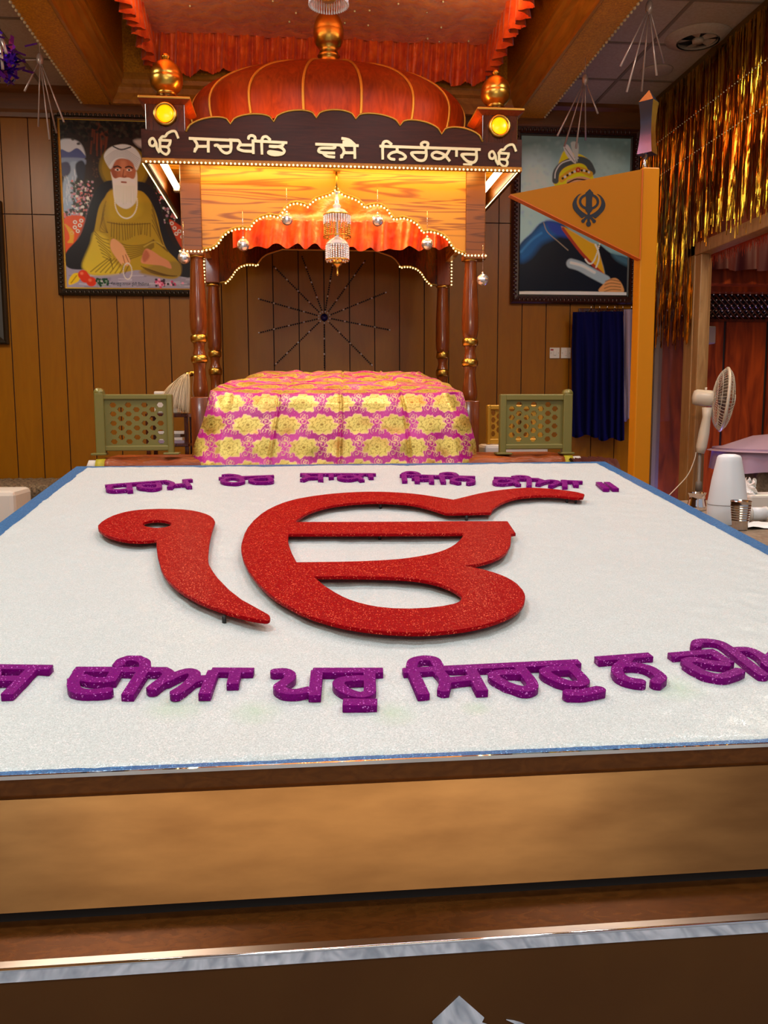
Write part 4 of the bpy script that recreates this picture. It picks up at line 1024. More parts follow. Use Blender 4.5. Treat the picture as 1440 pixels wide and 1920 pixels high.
P_([(610,770),(850,770),(930,815),(985,905),(1030,1030),(1060,1180),(1110,1330),(1215,1450),(1240,1560),(1180,1615),(1050,1605),(860,1540),(720,1560),(600,1580),(430,1592),(345,1545),(328,1480),(400,1300),(440,1150),(480,950),(535,850)], ROBE)
P_([(440,1180),(560,1240),(600,1430),(690,1560),(430,1592),(345,1545),(328,1480),(400,1300)], (208,184,52), 8); P_([(600,780),(840,790),(870,1000),(590,1050)], (190,160,34), 10)
P_([(850,1560),(1000,1480),(1215,1450),(1240,1560),(1180,1615),(1050,1605)], (150,122,44), 6)
DK = (92,66,16)
for k in range(16): x = 600+k*24; L_([(x, 1085), (x+rng.normal()*6, 1220+30*math.sin(k*.4))], .8, DK, 1.2, .75)
L_([(560,1080),(720,1100),(960,1085)], .9, DK, 1.5, .8)
for k in range(7): L_([(600+k*6, 1240+k*22), (740, 1300+k*22), (900, 1290+k*14), (990, 1240+k*12)], 1.0, DK, 1.5, .7)
for k in range(8): L_([(430+k*12, 1160+k*36), (500+k*12, 1230+k*32), (570+k*5, 1250+k*40)], .9, DK, 1.5, .7)
for k in range(8): L_([(400+k*45, 1560+k*2), (470+k*40, 1500), (560+k*30, 1430)], 1.0, DK, 1.5, .75)
for k in range(7): L_([(870+k*20, 1500+k*8), (960+k*30, 1560+k*5), (1080+k*20, 1590)], 1.0, DK, 1.5, .75)
for k in range(5): L_([(980, 900+k*50), (1010+k*8, 1020+k*50), (1050+k*10, 1200+k*30)], .9, DK, 1.5, .7); L_([(550-k*6, 880+k*40), (520-k*8, 1000+k*40), (560, 1180)], .8, DK, 1.5, .5)
L_([(990,1250),(1050,1290),(1120,1350)], 1.6, DK, 2, .8); L_([(900,1310),(1000,1260),(1080,1300)], 1.2, (206,180,70), 2, .7)
SK = (178,108,76)
P_([(604,500),(598,600),(640,690),(720,720),(800,690),(838,600),(832,500),(770,460),(660,460)], SK)
P_([(604,520),(600,600),(635,680),(660,640),(640,540)], (140,76,54), 6, .7); P_([(690,500),(745,500),(740,620),(700,620)], (206,140,104), 6, .7)
P_([(535,460),(570,392),(640,352),(740,338),(830,372),(886,462),(862,550),(836,580),(800,500),(720,472),(650,490),(605,570),(575,552)], (212,218,220))
for k in range(6): L_([(548+k*5, 470+k*16), (640, 400+k*14), (740, 390+k*14), (870-k*5, 470+k*16)], .7, (150,158,166), 1.2, .6)
L_([(625,360),(700,388),(790,362)], 1.3, (60,64,70), 1.2)
for x in (663, 772):
    L_([(x-34, 556), (x, 545), (x+32, 560)], 1.3, (40,24,18)); P_([(x-28, 580), (x, 566), (x+28, 582), (x, 592)], (226,214,204), 1); cv.dot(T([(x, 579)])[0], 2.1, (34,20,14))
L_([(722,580),(712,635),(722,650),(738,640)], 1.2, (124,64,44), 1.5, .8)
P_([(598,600),(612,690),(625,850),(660,915),(740,950),(812,905),(842,830),(848,650),(838,590),(815,660),(720,655),(630,660)], (226,230,220), 2)
L_([(630,690),(680,665),(722,672),(765,665),(812,690)], 3, (240,240,232), 1.5); L_([(700,695),(740,697)], 1.6, (150,80,64))
for k in range(14): x = 640+k*14; L_([(x, 730), (x+rng.normal()*4, 880+rng.random()*30)], .6, (190,196,186), 1.5, .5)
for a in np.linspace(-.2, PI+.2, 34): cv.dot(T([(738+105*math.cos(a)*1.0, 880+160*math.sin(a))])[0], 1.5, (240,234,214))
P_([(590,1258),(625,1240),(700,1300),(740,1385),(770,1450),(740,1500),(700,1470),(690,1490),(640,1425),(590,1340)], (222,164,114)); L_([(700,1400),(720,1480)], .8, (150,96,60)); L_([(725,1390),(752,1460)], .8, (150,96,60))
for a in np.linspace(0, 2*PI, 30): cv.dot(T([(742+40*math.cos(a), 1550+78*math.sin(a))])[0], 1.3, (214,206,196))
P_([(880,1405),(915,1330),(980,1352),(1050,1402),(1130,1452),(1150,1520),(1060,1492),(960,1482),(872,1466)], (208,138,98)); P_([(880,1405),(915,1340),(950,1400),(900,1460)], (170,88,62), 4, .8)
P_([(195,1660),(215,1610),(250,1575),(300,1580),(290,1650),(210,1690)], (226,190,30)); L_([(220,1670),(270,1600)], 1, (160,120,20))
for x, y in ((350,1620),(405,1655),(330,1590)): cv.dot(T([(x, y)])[0], 10, (206,54,22), 2); cv.dot(T([(x-12, y-14)])[0], 3, (240,130,90), 3, .7)
for k in range(26): cv.dot(T([(450+rng.random()*110, 1625+rng.random()*70)])[0], 2.4, (30,66,40)); cv.dot(T([(450+rng.random()*110, 1625+rng.random()*70)])[0], 1, (120,160,120))
for k in range(40): cv.dot(T([(1000+abs(rng.normal())*90, 1665+rng.normal()*20)])[0], 2.5, [(190,70,110), (226,150,180), (60,40,50)][k % 3])
px0, px1 = U(120, 400, 'Y', YP).x, U(359, 400, 'Y', YP).x; pz1, pz0 = U(120, 225, 'Y', YP).z, U(126, 539, 'Y', YP).z
cv.a[..., :3] = np.minimum(cv.a[..., :3]*1.22, .92)
pt1 = frame('framed_print', px0, px1, pz0, pz1, .062, YP, 'frame_dark', 'frame_gold', 'black and gold framed print of seated man in ochre robe, left of the canopy', cv)
cu = bpy.data.curves.new('caption', 'FONT'); cu.body = 'ਧੰਨ ਗੁਰੂ ਨਾਨਕ ਤੂੰਹੀ ਿਨਰੰਕਾਰ'; cu.size = .05; cu.extrude = .0003
o_ = bpy.data.objects.new('caption', cu); me = bpy.data.meshes.new_from_object(o_); bpy.data.objects.remove(o_)
me.transform(Matrix.Rotation(PI/2, 4, 'X')); me.materials.append(M('navy_mark'))
wc = max(v.co.x for v in me.vertices); ca, cb = U(208, 535, 'Y', YP), U(280, 535, 'Y', YP)
me.transform(Matrix.Diagonal(((cb.x-ca.x)/wc, 1, (cb.x-ca.x)/wc, 1)))
link('caption', me, Vector((ca.x, YP-.0112, ca.z)), pt1)
# second print
W2, H2 = 230, 320
cv = Canvas(W2, H2, (122,160,164))
def T(pts):
    out = []
    for x, y in pts:
        v = (y-398)/1322; a = 218-28*v; b = 1138-48*v; out.append(((x-a)/(b-a)*W2, v*H2))
    return out
P_([(150,380),(1200,380),(1200,520),(900,560),(600,470),(300,560),(150,640)], (84,108,108), 60, .9); P_([(200,640),(420,600),(520,800),(450,1000),(300,1250),(150,1300)], (172,206,214), 50, .9)
P_([(820,560),(1050,560),(1130,800),(900,900)], (158,190,190), 50, .8); P_([(900,420),(1150,430),(1150,560),(1000,540)], (92,118,116), 30, .8); P_([(200,950),(420,950),(420,1150),(200,1300)], (150,200,226), 30, .8)
for k in range(300): cv.dot(T([(200+rng.random()*950, 400+rng.random()*800)])[0], 3, (150,180,180) if k % 2 else (104,140,146), 6, .25)
P_([(488,800),(505,700),(540,580),(582,508),(650,530),(722,545),(790,600),(812,690),(810,760),(700,730),(610,780),(560,810)], (230,194,26), 2)
L_([(500,760),(510,690),(570,625),(690,585),(770,610),(808,680)], 7, (66,76,78), 2); L_([(495,740),(505,680),(560,612),(690,572)], 1.2, (190,200,200)); L_([(550,750),(620,695),(700,665),(790,700)], 6, (196,150,40), 2)
for k in range(12): cv.dot(T([(560+k*20, 742-70*math.sin(k/11*2.2))])[0], 2.4, (236,236,226) if k % 2 else (40,34,30))
cv.dot(T([(690,668)])[0], 5, (170,40,30)); cv.dot(T([(690,668)])[0], 2, (240,150,120))
P_([(590,790),(640,742),(720,722),(800,745),(810,800),(800,1100),(640,1100)], (206,150,112)); L_([(600,780),(680,745),(800,760)], 1.4, (40,26,20))
P_([(568,485),(600,462),(640,520),(672,605),(655,612),(600,560)], (196,200,196)); P_([(628,452),(692,450),(688,560),(676,600)], (170,182,178)); L_([(580,490),(660,600)], .8, (120,126,122))
P_([(180,1350),(300,1200),(390,1108),(520,1110),(620,1180),(760,1400),(920,1540),(1130,1560),(1130,1740),(150,1740)], (14,22,36), 3)
P_([(195,1340),(300,1210),(400,1115),(520,1120),(560,1180),(480,1240),(380,1290),(290,1400),(210,1440)], (22,86,150), 14); P_([(420,1100),(540,1130),(620,1230),(480,1200)], (36,60,150), 8)
L_([(400,1115),(430,1190),(520,1270),(600,1340)], 1, (150,140,120), 1.5, .8); L_([(210,1360),(300,1260),(380,1200)], 2, (60,140,200), 4, .6)
P_([(545,1140),(780,1265),(845,1300),(880,1420),(905,1540),(850,1500),(720,1360)], (214,150,28), 3); L_([(560,1160),(720,1370),(890,1540)], 3, (150,52,34), 2)
P_([(850,1290),(960,1360),(1130,1430),(1130,1740),(900,1740),(910,1540)], (16,20,30), 3); P_([(970,1360),(1100,1400),(1120,1470),(1010,1420)], (70,110,130), 8, .7)
for a in np.linspace(0, 1, 26): cv.dot(T([(745+120*a, 1415-130*a*a+ (60*math.sin(a*PI)))])[0], 1.7, (240,226,190)); cv.dot(T([(830+30*math.sin(a*3), 1290+190*a)])[0], 1.7, (240,226,190))
L_([(625,1452),(700,1475),(800,1530),(915,1590)], 10, (142,164,176), 3); L_([(625,1445),(720,1470),(820,1525)], 3, (190,204,210), 3)
P_([(858,1690),(900,1620),(950,1580),(1010,1575),(1060,1640),(1050,1700)], (194,140,86)); 
for k in range(4): L_([(900+k*4, 1690-k*30), (960, 1670-k*28), (1040, 1672-k*24)], .9, (110,66,36), 1.5, .8)
P_([(100,1697),(1250,1697),(1250,1760),(100,1760)], (228,228,214), 1)
qx0, qx1 = U(975, 400, 'Y', YP).x, U(1178, 400, 'Y', YP).x; qz1, qz0 = U(1080, 258, 'Y', YP).z, U(1070, 553, 'Y', YP).z
cv.a[..., :3] = np.minimum(cv.a[..., :3]*1.7, .92)
frame('framed_print', qx0, qx1, qz0, qz1, .075, YP, 'frame_red', 'frame_dark', 'dark framed print of man in yellow turban and blue robe, partly behind the yellow flag', cv)
ex = U(9, 480, 'Y', YP).x
frame('framed_print', ex-.86, ex-.07, U(5, 378, 'Y', YP).z-1.0, U(5, 378, 'Y', YP).z-.07, .07, YP, 'frame_dark', 'frame_dark', 'dark frame edge at the left border of the photo', None, ornate=False)

# ================================================================== brocade cloth over the bed in front of the canopy
NU_, NV_ = 560, 250
def row_pts(pts, Y):
    return [U(x, y, 'Y', Y) for x, y in pts]
kn = [  # (height parameter, left px, right px, y px left, y mid, y right, depth)
 (0.0, (342, 912, 893, 893, 893, 4.76)), (.30, (356, 903, 843, 843, 843, 4.79)), (.52, (372, 893, 798, 798, 798, 4.82)), (.70, (386, 880, 755, 757, 757, 4.86)),
 (.76, (392, 872, 731, 738, 734, 4.90)), (.78, (398, 868, 728, 733, 731, 4.98)), (.86, (425, 850, 717, 719, 722, 5.22)), (.94, (462, 815, 706, 704, 709, 5.5)), (1.0, (490, 790, 695, 696, 696, 5.72))]
S_ = np.linspace(0, 1, NU_)
kt = np.array([k[0] for k in kn]); kv = np.array([k[1] for k in kn])
# arc length along the middle so the woven pattern keeps its scale
mid = [U((k[1][0]+k[1][1])/2, k[1][3], 'Y', k[1][5]) for k in kn]
arc = np.concatenate([[0], np.cumsum([(b-a).length for a, b in zip(mid[:-1], mid[1:])])])
va = np.linspace(0, arc[-1], NV_)
P = []; UVx = np.zeros((NV_, NU_)); UVy = np.zeros((NV_, NU_))
wob = vnoise((NV_, NU_), 14)
for i in range(NV_):
    t = np.interp(va[i], arc, kt); c = [np.interp(t, kt, kv[:, j]) for j in range(6)]
    row = []
    pl, pm, pr = U(c[0], c[2], 'Y', c[5]), U((c[0]+c[1])/2, c[3], 'Y', c[5]), U(c[1], c[4], 'Y', c[5])
    front = t < .76
    for j in range(NU_):
        s = S_[j]; a = 2*s-1
        x = pl.x+(pr.x-pl.x)*s; z = pm.z+(pl.z-pm.z)*max(0, -a)**6+(pr.z-pm.z)*max(0, a)**6
        cre = sum(math.exp(-((s-q)/.006)**2)*w for q, w in ((.27, -1), (.505, -1.2), (.745, 1.3)))
        ed = max(0, abs(a)-.80)/.2
        hang = max(0, (.76-t)/.76)
        y = c[5]+.014*cre+ed*ed*(.10+.10*hang)+.010*hang*math.sin(s*31+2)*math.sin(s*13)+(.02*ed*math.sin(t*14+s*50) if front else 0)
        if not front: z += .008*cre+.006*wob[i, j]*min(1, (t-.76)/.05)+(.006*math.sin(s*23)*math.sin(s*9+1) if t > .9 else 0)
        else: y += .004*wob[i, j]
        row.append((x, y, z)); UVx[i, j] = x-CX; UVy[i, j] = va[i]-np.interp(.76, kt, arc)
    P.append(row)
for q in range(1, 6): P.append([(x, y+.04*q*.5, z-.07*q) for x, y, z in P[NV_-1]]); 
UVx = np.vstack([UVx]+[UVx[-1:]]*5); UVy = np.vstack([UVy]+[UVy[-1:]+.05*q for q in range(1, 6)])
# woven pattern
XSP, YSP = .208, .132
MAG = np.array(lin((176, 14, 128))); MAG2 = np.array(lin((226, 70, 176))); GOLD = np.array(lin((226, 204, 106))); GOLD2 = np.array(lin((150, 118, 40))); CREAM = np.array(lin((244, 206, 150)))
col = np.zeros(UVx.shape+(4,)); col[..., :3] = MAG+(MAG2-MAG)*np.clip(.35+.5*vnoise(UVx.shape, 9), 0, 1)[..., None]
def put(k, c, metal):
    k = np.clip(k, 0, 1)[..., None]; col[..., :3] = col[..., :3]*(1-k)+c*k; col[..., 3:] = col[..., 3:]*(1-k)+metal*k
yy = UVy+.062
fine = np.sin(UVx*430+9*np.sin(UVy*40))*np.sin(UVy*460+7*np.sin(UVx*50)); put((fine-.82)*6, MAG2*1.2, 0)
r_i = np.floor(yy/YSP+.5); ofs = np.where(r_i % 2 == 0, 0, XSP/2)
fx = (UVx-ofs+.5*XSP+.215) % XSP-.5*XSP; fy = (yy+.5*YSP) % YSP-.5*YSP
def curl(cx, cy, R, turns=1.6):
    # small scrolls between the flowers
    gx = (UVx-ofs-cx+.5*XSP+.215) % XSP-.5*XSP; gy = fy-cy; rr = np.hypot(gx, gy); th = np.arctan2(gy, gx)
    sp = np.abs(((rr/R*turns-th/(2*PI))+.5) % 1-.5)
    put((.17-sp)*14*(rr < R), CREAM*.92, .25)
for cx, cy, R in ((.104, .018, .026), (.088, -.034, .022), (-.09, .044, .018), (.125, -.012, .016), (.104, .05, .018), (-.075, -.046, .018)): curl(cx, cy, R)
st = np.abs(fy-.026*np.sin(fx*46)-.05*np.sign(fx*0+1)*np.sin(fx*15)); put((.0035-st)*700*(np.abs(fx) > .07), CREAM, .2)
th = np.arctan2(fy/.061, fx/.086); rr = np.hypot(fx/.086, fy/.061)
pet = .98-.20*(1-np.abs(np.cos(3.5*th+.4)))+.05*np.cos(14*th)+.05*vnoise(UVx.shape, 40)
put((pet+.07-rr)*26, CREAM, .1); put((pet-rr)*26, GOLD, .35); put((rr < pet)*np.clip(vnoise(UVx.shape, 22)*.5, 0, .7), np.array(lin((200, 130, 60))), .4)
vein = np.abs(np.sin(4.5*th+.4*np.sin(rr*9))); put((.16-vein)*7*((rr < pet-.06) & (rr > .45)), GOLD2, .5)
r2 = np.abs(rr-.62-.06*np.cos(9*th)); put((.05-r2)*20, GOLD2, .5); r3 = np.abs(rr-.3-.07*np.cos(7*th)); put((.05-r3)*20, GOLD2, .5)
put((.14-rr)*20, GOLD2, .4)
fl2 = np.sin(UVx*700+fy*300)*np.sin(fy*800); put((fl2-.5)*.8*(rr < pet-.1), GOLD*1.15, .6)
hem = UVy < UVy.min()+.012; put(hem*1.0, MAG*.5, 0)
bc = MB().grid(P); bco = bc.build('brocade_cloth', 'brocade', fixn=False)
at = bco.data.color_attributes.new('paint', 'FLOAT_COLOR', 'POINT'); at.data.foreach_set('color', np.clip(col, 0, 1).reshape(-1).astype(np.float32))
tag(bco, 'magenta and gold flowered brocade cloth draped over the bed under the wooden canopy', 'cloth')
# ------------------------------------------------------------------ bed and its rolled edge
bz = U(600, 856, 'Y', 4.85).z
bdx0, bdx1 = U(172, 856, 'Y', 4.85).x, U(1080, 856, 'Y', 4.85).x
bedo = thing('low_bed', 'low bed under the brocade cloth, wrapped in brown silk with a rolled front edge', 'bed', ((bdx0+bdx1)/2, 5, .42))
q = MB(); q.box((bdx0+.03, 4.88, .42), (bdx1-.03, 5.28, bz), bev=.03); q.build('mattress', 'brown_silk', bedo)
rr_ = .05; rz = bz-rr_-.006
q = MB(); pts = [(bdx0+.06+(bdx1-bdx0-.12)*k/60, 4.86, rz+.004*math.sin(k*1.3)) for k in range(61)]; q.tube(pts, [rr_+.004*math.sin(k*2.1)+.003*math.sin(k*.9) for k in range(61)], 16); q.build('rolled_edge', 'brown_silk', bedo)
for xa_, xb_ in ((bdx0+.025, bdx0+.075), (bdx1-.075, bdx1-.025)):
    q = MB(); q.tube([(xa_, 4.86, rz), (xb_, 4.86, rz)], rr_+.004, 16); q.build('green_band', 'yellow_band', bedo)
for xa_, xb_ in ((bdx0-.02, bdx0+.03), (bdx1-.03, bdx1+.03)):
    q = MB(); q.tube([(xa_, 4.86, rz-.01), (xa_+.015, 4.86, rz), (xb_-.015, 4.86, rz), (xb_, 4.86, rz-.01)], [rr_*.5, rr_*.95, rr_*.95, rr_*.5], 16); q.build('white_end', 'white_cloth', bedo)
# ------------------------------------------------------------------ perforated rails
def rail(label, Y, stile, post, top_, bot, pz, foot, cols, rowA, rowB, hw, hh, m, feet=None, name='perforated_rail'):
    X = lambda x: U(x, 795, 'Y', Y).x
    Zy = lambda y: U((stile[0]+stile[1])/2, y, 'Y', Y).z
    zb_ = Zy(foot); xs2 = [X(v) for v in (*stile, *post)]
    t = thing(name, label, 'rail', ((min(xs2)+max(xs2))/2, Y+.02, zb_), None)
    q = MB(); q.box((X(post[0]), Y-.005, zb_), (X(post[1]), Y+.05, Zy(pz)-.02), bev=.006)
    cx_ = (X(post[0])+X(post[1]))/2; w_ = abs(X(post[1])-X(post[0]))/2
    q.tube([(cx_, Y-.004, Zy(pz)-.02), (cx_, Y+.05, Zy(pz)-.02)], w_, 16); q.build('post', m, t)
    q = MB(); q.box((X(stile[0]), Y, zb_), (X(stile[1]), Y+.045, Zy(top_[0])), bev=.006); q.build('stile', m, t)
    a, b = sorted((min(X(post[0]), X(stile[0]))+.01, max(X(post[1]), X(stile[1]))-.01))
    q = MB(); q.box((a, Y+.002, Zy(top_[1])), (b, Y+.043, Zy(top_[0])), bev=.006); q.build('top_bar', m, t)
    q = MB(); q.box((a, Y+.002, Zy(bot[1])), (b, Y+.043, Zy(bot[0])), bev=.006); q.build('bottom_bar', m, t)
    for f0, f1 in feet or ():
        q = MB(); q.box((X(f0), Y-.02, zb_), (X(f1), Y+.06, zb_+.012), bev=.004); q.build('foot', m, t)
    loops = [[(a, Zy(bot[0])-.01), (b, Zy(bot[0])-.01), (b, Zy(top_[1])+.01), (a, Zy(top_[1])+.01)]]
    for k, cx2 in enumerate(cols):
        for cy2 in (rowA if k % 2 == 0 else rowB):
            x0_, z0_ = X(cx2), Zy(cy2); w2 = hw/FPX*Y; h2_ = hh/FPX*Y
            loops.append([(x0_+w2*c_, z0_+h2_*s_) for c_, s_ in ((1, 0), (.5, 1), (-.5, 1), (-1, 0), (-.5, -1), (.5, -1))])
    me = loops_mesh('perforated_panel', loops, .012); me.transform(Matrix.Rotation(PI/2, 4, 'X'))
    c_ = Vector(((a+b)/2, 0, Zy(795))); me.transform(Matrix.Translation(-c_)); me.materials.append(M(m))
    link('perforated_panel', me, c_+Vector((0, Y+.024, 0)), t)
    return t
cz = lambda s, o, v: [o+q/s for q in v]
rail('olive perforated rail left of the brocade cloth, tall post on its left', 4.86, (313, 324), (178, 196), (739, 749), (835, 845), 729.5, 852.5, cz(6.26, 150, (385,475,565,660,755,850,940)), cz(6.26, 680, (495,600,710,815,925)), cz(6.26, 680, (550,655,765,875)), 6.2, 4.4, 'olive_rail', ((169, 198), (305, 335)))
rail('olive perforated rail right of the brocade cloth, tall post on its right', 4.86, (938, 950), (1056, 1073), (739, 751), (833, 843), 732, 852.5, cz(4.645, 890, (330,392,458,520,582,645,705)), cz(4.645, 700, (310,385,462,538)), cz(4.645, 700, (272,350,425,500,575)), 6.2, 4.8, 'olive_rail', ((931, 960), (1052, 1077)))
g_ = rail('small yellow perforated rail standing behind the right olive rail', 5.5, (1010, 1018), (914, 920), (759, 768), (822, 832), 756, 833, (926,936,946,956,966,976,986,996), (774,787,800,813), (780,793,806), 4.2, 5.0, 'gold_rail')
q = MB(); zg = g_.location.z; q.box((U(905, 835, 'Y', 5.5).x, 5.42, .42), (U(1022, 835, 'Y', 5.5).x, 5.66, zg), bev=.02); tag(q.build('white_bundle', 'white_cloth'), 'white covered block under the small yellow rail', 'block')
# ------------------------------------------------------------------ stand with papers and fly whisk, left
SY = 5.5; zs = U(340, 775, 'Y', SY).z
sx0, sx1 = U(272, 775, 'Y', SY).x, U(352, 775, 'Y', SY).x
sd = thing('side_stand', 'dark wooden stand with shelf between the left olive rail and the left front post', 'stand', ((sx0+sx1)/2, SY+.1, .42))
zsh = U(340, 832, 'Y', SY).z
q = MB(); q.box((sx0, SY, zs-.025), (sx1, SY+.3, zs), bev=.004); q.build('top', 'dark_post_wood', sd)
q = MB(); q.box((sx0, SY, zsh-.02), (sx1, SY+.3, zsh), bev=.004); q.build('shelf', 'dark_post_wood', sd)
for x in (sx0, sx1-.025):
    for y in (SY+.005, SY+.27): q = MB(); q.box((x, y, .42), (x+.025, y+.025, zs-.02)); q.build('leg', 'dark_post_wood', sd)
for k in range(4):
    q = MB(); q.box((sx0+.06+.01*(k % 2), SY+.03, zsh+.02*k+.0005), (sx1-.03-.012*(k % 3), SY+.26, zsh+.02*k+.0195), bev=.002)
    tag(q.build('booklet', ['lilac_cloth', 'plate_white', 'fan_grey', 'plate_white'][k]), ['lilac booklet at the bottom of the pile on the stand shelf', 'white booklet resting on the lilac one on the stand shelf', 'grey booklet second from the top of the shelf pile', 'white booklet on top of the shelf pile'][k], 'booklet', 'booklets on the stand shelf')
q = MB(); q.box((U(284, 735, 'Y', SY).x, SY+.08, zs), (U(330, 735, 'Y', SY).x, SY+.22, U(284, 733, 'Y', SY).z), bev=.008); tag(q.build('white_box', 'plate_white'), 'white box on the dark stand, mostly hidden behind the left olive rail', 'box')
wh = thing('fly_whisk', 'fly whisk with long cream hair draped over the stand by the left front post', 'whisk', U(345, 706, 'Y', SY-.02))
hm = MB(); ra = U(349, 704, 'Y', SY)
for k in range(420):
    s = rng.random(); d_ = rng.random()
    e_ = U(303+52*s**.8, 742+(32*(s**.5)), 'Y', SY-.03+.05*d_); m1 = U(318+40*s, 706+6*(1-s)+4*d_, 'Y', SY-.05+.09*d_)
    st_ = U(346+8*rng.random(), 701+6*d_, 'Y', SY-.03+.07*d_)
    e_.z += rng.normal()*.01; e_.z = max(e_.z, zs+.002)
    pts = [st_*(1-t)**2+m1*2*t*(1-t)+e_*t*t for t in np.linspace(0, 1, 7)]
    hm.tube(pts, [.0026]*6+[.001], 4, caps=False)
tag(hm.build('hair', 'hair', wh, fixn=False), kind='stuff')
q = MB(); q.tube([U(349, 703, 'Y', SY), U(372, 698, 'Y', SY+.05)], .016, 12); q.build('handle', 'gold', wh)
# ================================================================== flag on its pole
YFl = 3.9
def uf(x, y, o=0): return U(x, y, 'Y', YFl+o)
fxp = uf(1206, 600).x; hp_ = .040
ztop = uf(1212, 318).z
fg_t = thing('flag_pole', 'tall yellow wooden pole with triangular board flag and steel spear tip', 'flag', (fxp, YFl, 0))
q = MB(); q.box((fxp-hp_, YFl-hp_, 0), (fxp+hp_, YFl+hp_, ztop), bev=.006); q.build('pole', 'pole_yellow', fg_t)
q = MB(); tri = [uf(953, 369), uf(1199, 322), uf(1195, 489)]
q.prism([(p.x, p.z) for p in tri], YFl-.045, YFl-.005, 'Y'); fgo = q.build('flag', 'flag_yellow', fg_t)
q = MB(); a, b = tri[0], tri[2]
dn = Vector((b.z-a.z, 0, -(b.x-a.x))).normalized(); dn = dn if dn.z < 0 else -dn
q.add([Vector((p.x, y, p.z))+dn*o for o in (0, .004) for p in (a, b) for y in (YFl-.0455, YFl-.0045)], [(0,1,3,2),(4,5,7,6),(0,1,5,4),(2,3,7,6),(0,2,6,4),(1,3,7,5)]); q.build('flag_edge', 'flag_orange_edge', fgo)
ct = uf(1098, 387); kh = outline_mesh('emblem', khanda((uf(1128, 387).x-uf(1067, 387).x)/870, 0, 0), .0012, .002)
kh.transform(Matrix.Rotation(PI/2, 4, 'X')); kh.materials.append(M('navy_mark')); link('emblem', kh, Vector((ct.x, YFl-.046, ct.z-.005)), fgo)
q = MB(); q.box((tri[1].x-.006, YFl-.047, tri[2].z), (tri[1].x-.002, YFl-.044, tri[1].z)); q.build('flag_seam', 'flag_orange_edge', fgo)
sp = MB(); sx_ = uf(1215, 240).x
def sq(y, hw): r_ = hw/FPX*YFl; z_ = uf(1215, y).z; return [(sx_+r_*c_, YFl+r_*s_, z_) for c_, s_ in ((-1, 0), (0, -1), (1, 0), (0, 1))]
lv = [(290, 20), (275, 17.5), (258, 15.5), (240, 14.5), (222, 15.5), (205, 17.5), (196, 19), (192, 19.5), (169, .2)]
rows = [sq(*p)+[sq(*p)[0]] for p in lv]; [sp.grid([r[k:k+2] for r in rows[:-1]]) for k in range(4)]; [sp.grid([r[k:k+2] for r in rows[-2:]], smooth=False) for k in range(4)]; sp.add(sq(290, 20), [(0, 1, 2, 3)]); sp.build('spear_tip', 'spear_steel', fg_t)
q = MB(); q.tube([(sx_-.012, YFl, ztop-.02), (sx_-.006, YFl, uf(1212, 288).z)], .010, 10); q.build('spear_stem', 'steel', fg_t)
# ================================================================== robes on hooks, switches
def hanging(name, label, cat, x0_, x1_, y0_, y1_, Y, m, folds, group=None, n=90):
    P = []
    for r in range(40):
        k = r/39; row = []
        for j in range(n):
            s = j/(n-1); pinch = .93+.07*min(1, k*4)
            cx_ = (x0_+x1_)/2; x = cx_+(x0_+(x1_-x0_)*s-cx_)*pinch
            y = y0_+(y1_-y0_)*k+(3*math.sin(s*9) if r == 39 else 0)
            dd = (.014+.02*k)*math.sin(s*folds*2*PI+.9*math.sin(k*3+s*5))+.010*math.sin(s*folds*4.3+4*k)
            row.append(U(x, y, 'Y', Y+dd))
        P.append(row)
    o = MB().grid(P).build(name, m, fixn=False)
    so_ = o.modifiers.new('thick', 'SOLIDIFY'); so_.thickness = .006
    return tag(o, label, cat, group)
hanging('hanging_robe', 'navy blue robe hanging on the wall hooks, nearer the switches', 'robe', 1072, 1124, 585, 818, 6.755, 'navy_cloth', 3.2, 'robes on the hooks')
hanging('hanging_robe', 'navy blue robe hanging on the wall hooks, nearer the flag pole', 'robe', 1122, 1170, 584, 824, 6.755, 'navy_cloth', 3.6, 'robes on the hooks')
hanging('hanging_scarf', 'narrow lilac scarf hanging beside the navy robes, next to the flag pole', 'scarf', 1169, 1188, 580, 788, 6.755, 'lilac_cloth', 1.5, n=30)
hr = thing('hook_rail', 'row of wall hooks carrying the navy robes', 'hooks', U(1130, 588, 'Y', D-.03))
q = MB(); a, b = U(1085, 578, 'Y', D-.012), U(1190, 590, 'Y', D-.012); q.box((a.x, D-.02, b.z), (b.x, D-.002, a.z), bev=.004); q.build('board', 'dark_post_wood', hr)
for x in (1101, 1117, 1131, 1145, 1160, 1176):
    p = U(x, 583, 'Y', D-.03); q = MB(); q.tube([(p.x, D-.02, p.z), (p.x, D-.09, p.z-.01), (p.x, D-.12, p.z+.005), (p.x, D-.125, p.z+.03)], .005, 8); q.build('hook', 'steel', hr)
for xa_, xb_, lab, red in ((1030, 1049, 'white wall switch with red mark, left of the pair', True), (1051, 1070, 'plain white wall switch, right of the pair', False)):
    a, b = U(xa_, 672, 'Y', D), U(xb_, 652, 'Y', D); t = thing('wall_switch', lab, 'switch', ((a.x+b.x)/2, D, a.z), 'wall switches')
    q = MB(); q.box((a.x, D-.01, a.z), (b.x, D-.0005, b.z), bev=.003); q.build('plate', 'plate_white', t)
    cx_, cz_ = (a.x+b.x)/2, (a.z+b.z)/2; q = MB(); q.box((cx_-.011, D-.016, cz_-.02), (cx_+.011, D-.009, cz_+.02), bev=.003); q.build('rocker', 'plate_white', t)
    q = MB(); [q.tube([(cx_+s*.032, D-.012, cz_), (cx_+s*.032, D-.009, cz_)], .003, 8) for s in (-1, 1)]; q.build('screw', 'fan_grey', t)
    if red: q = MB(); q.box((cx_-.036, D-.0125, cz_+.02), (cx_-.012, D-.0095, cz_+.032)); q.build('red_mark', 'switch_red', t)
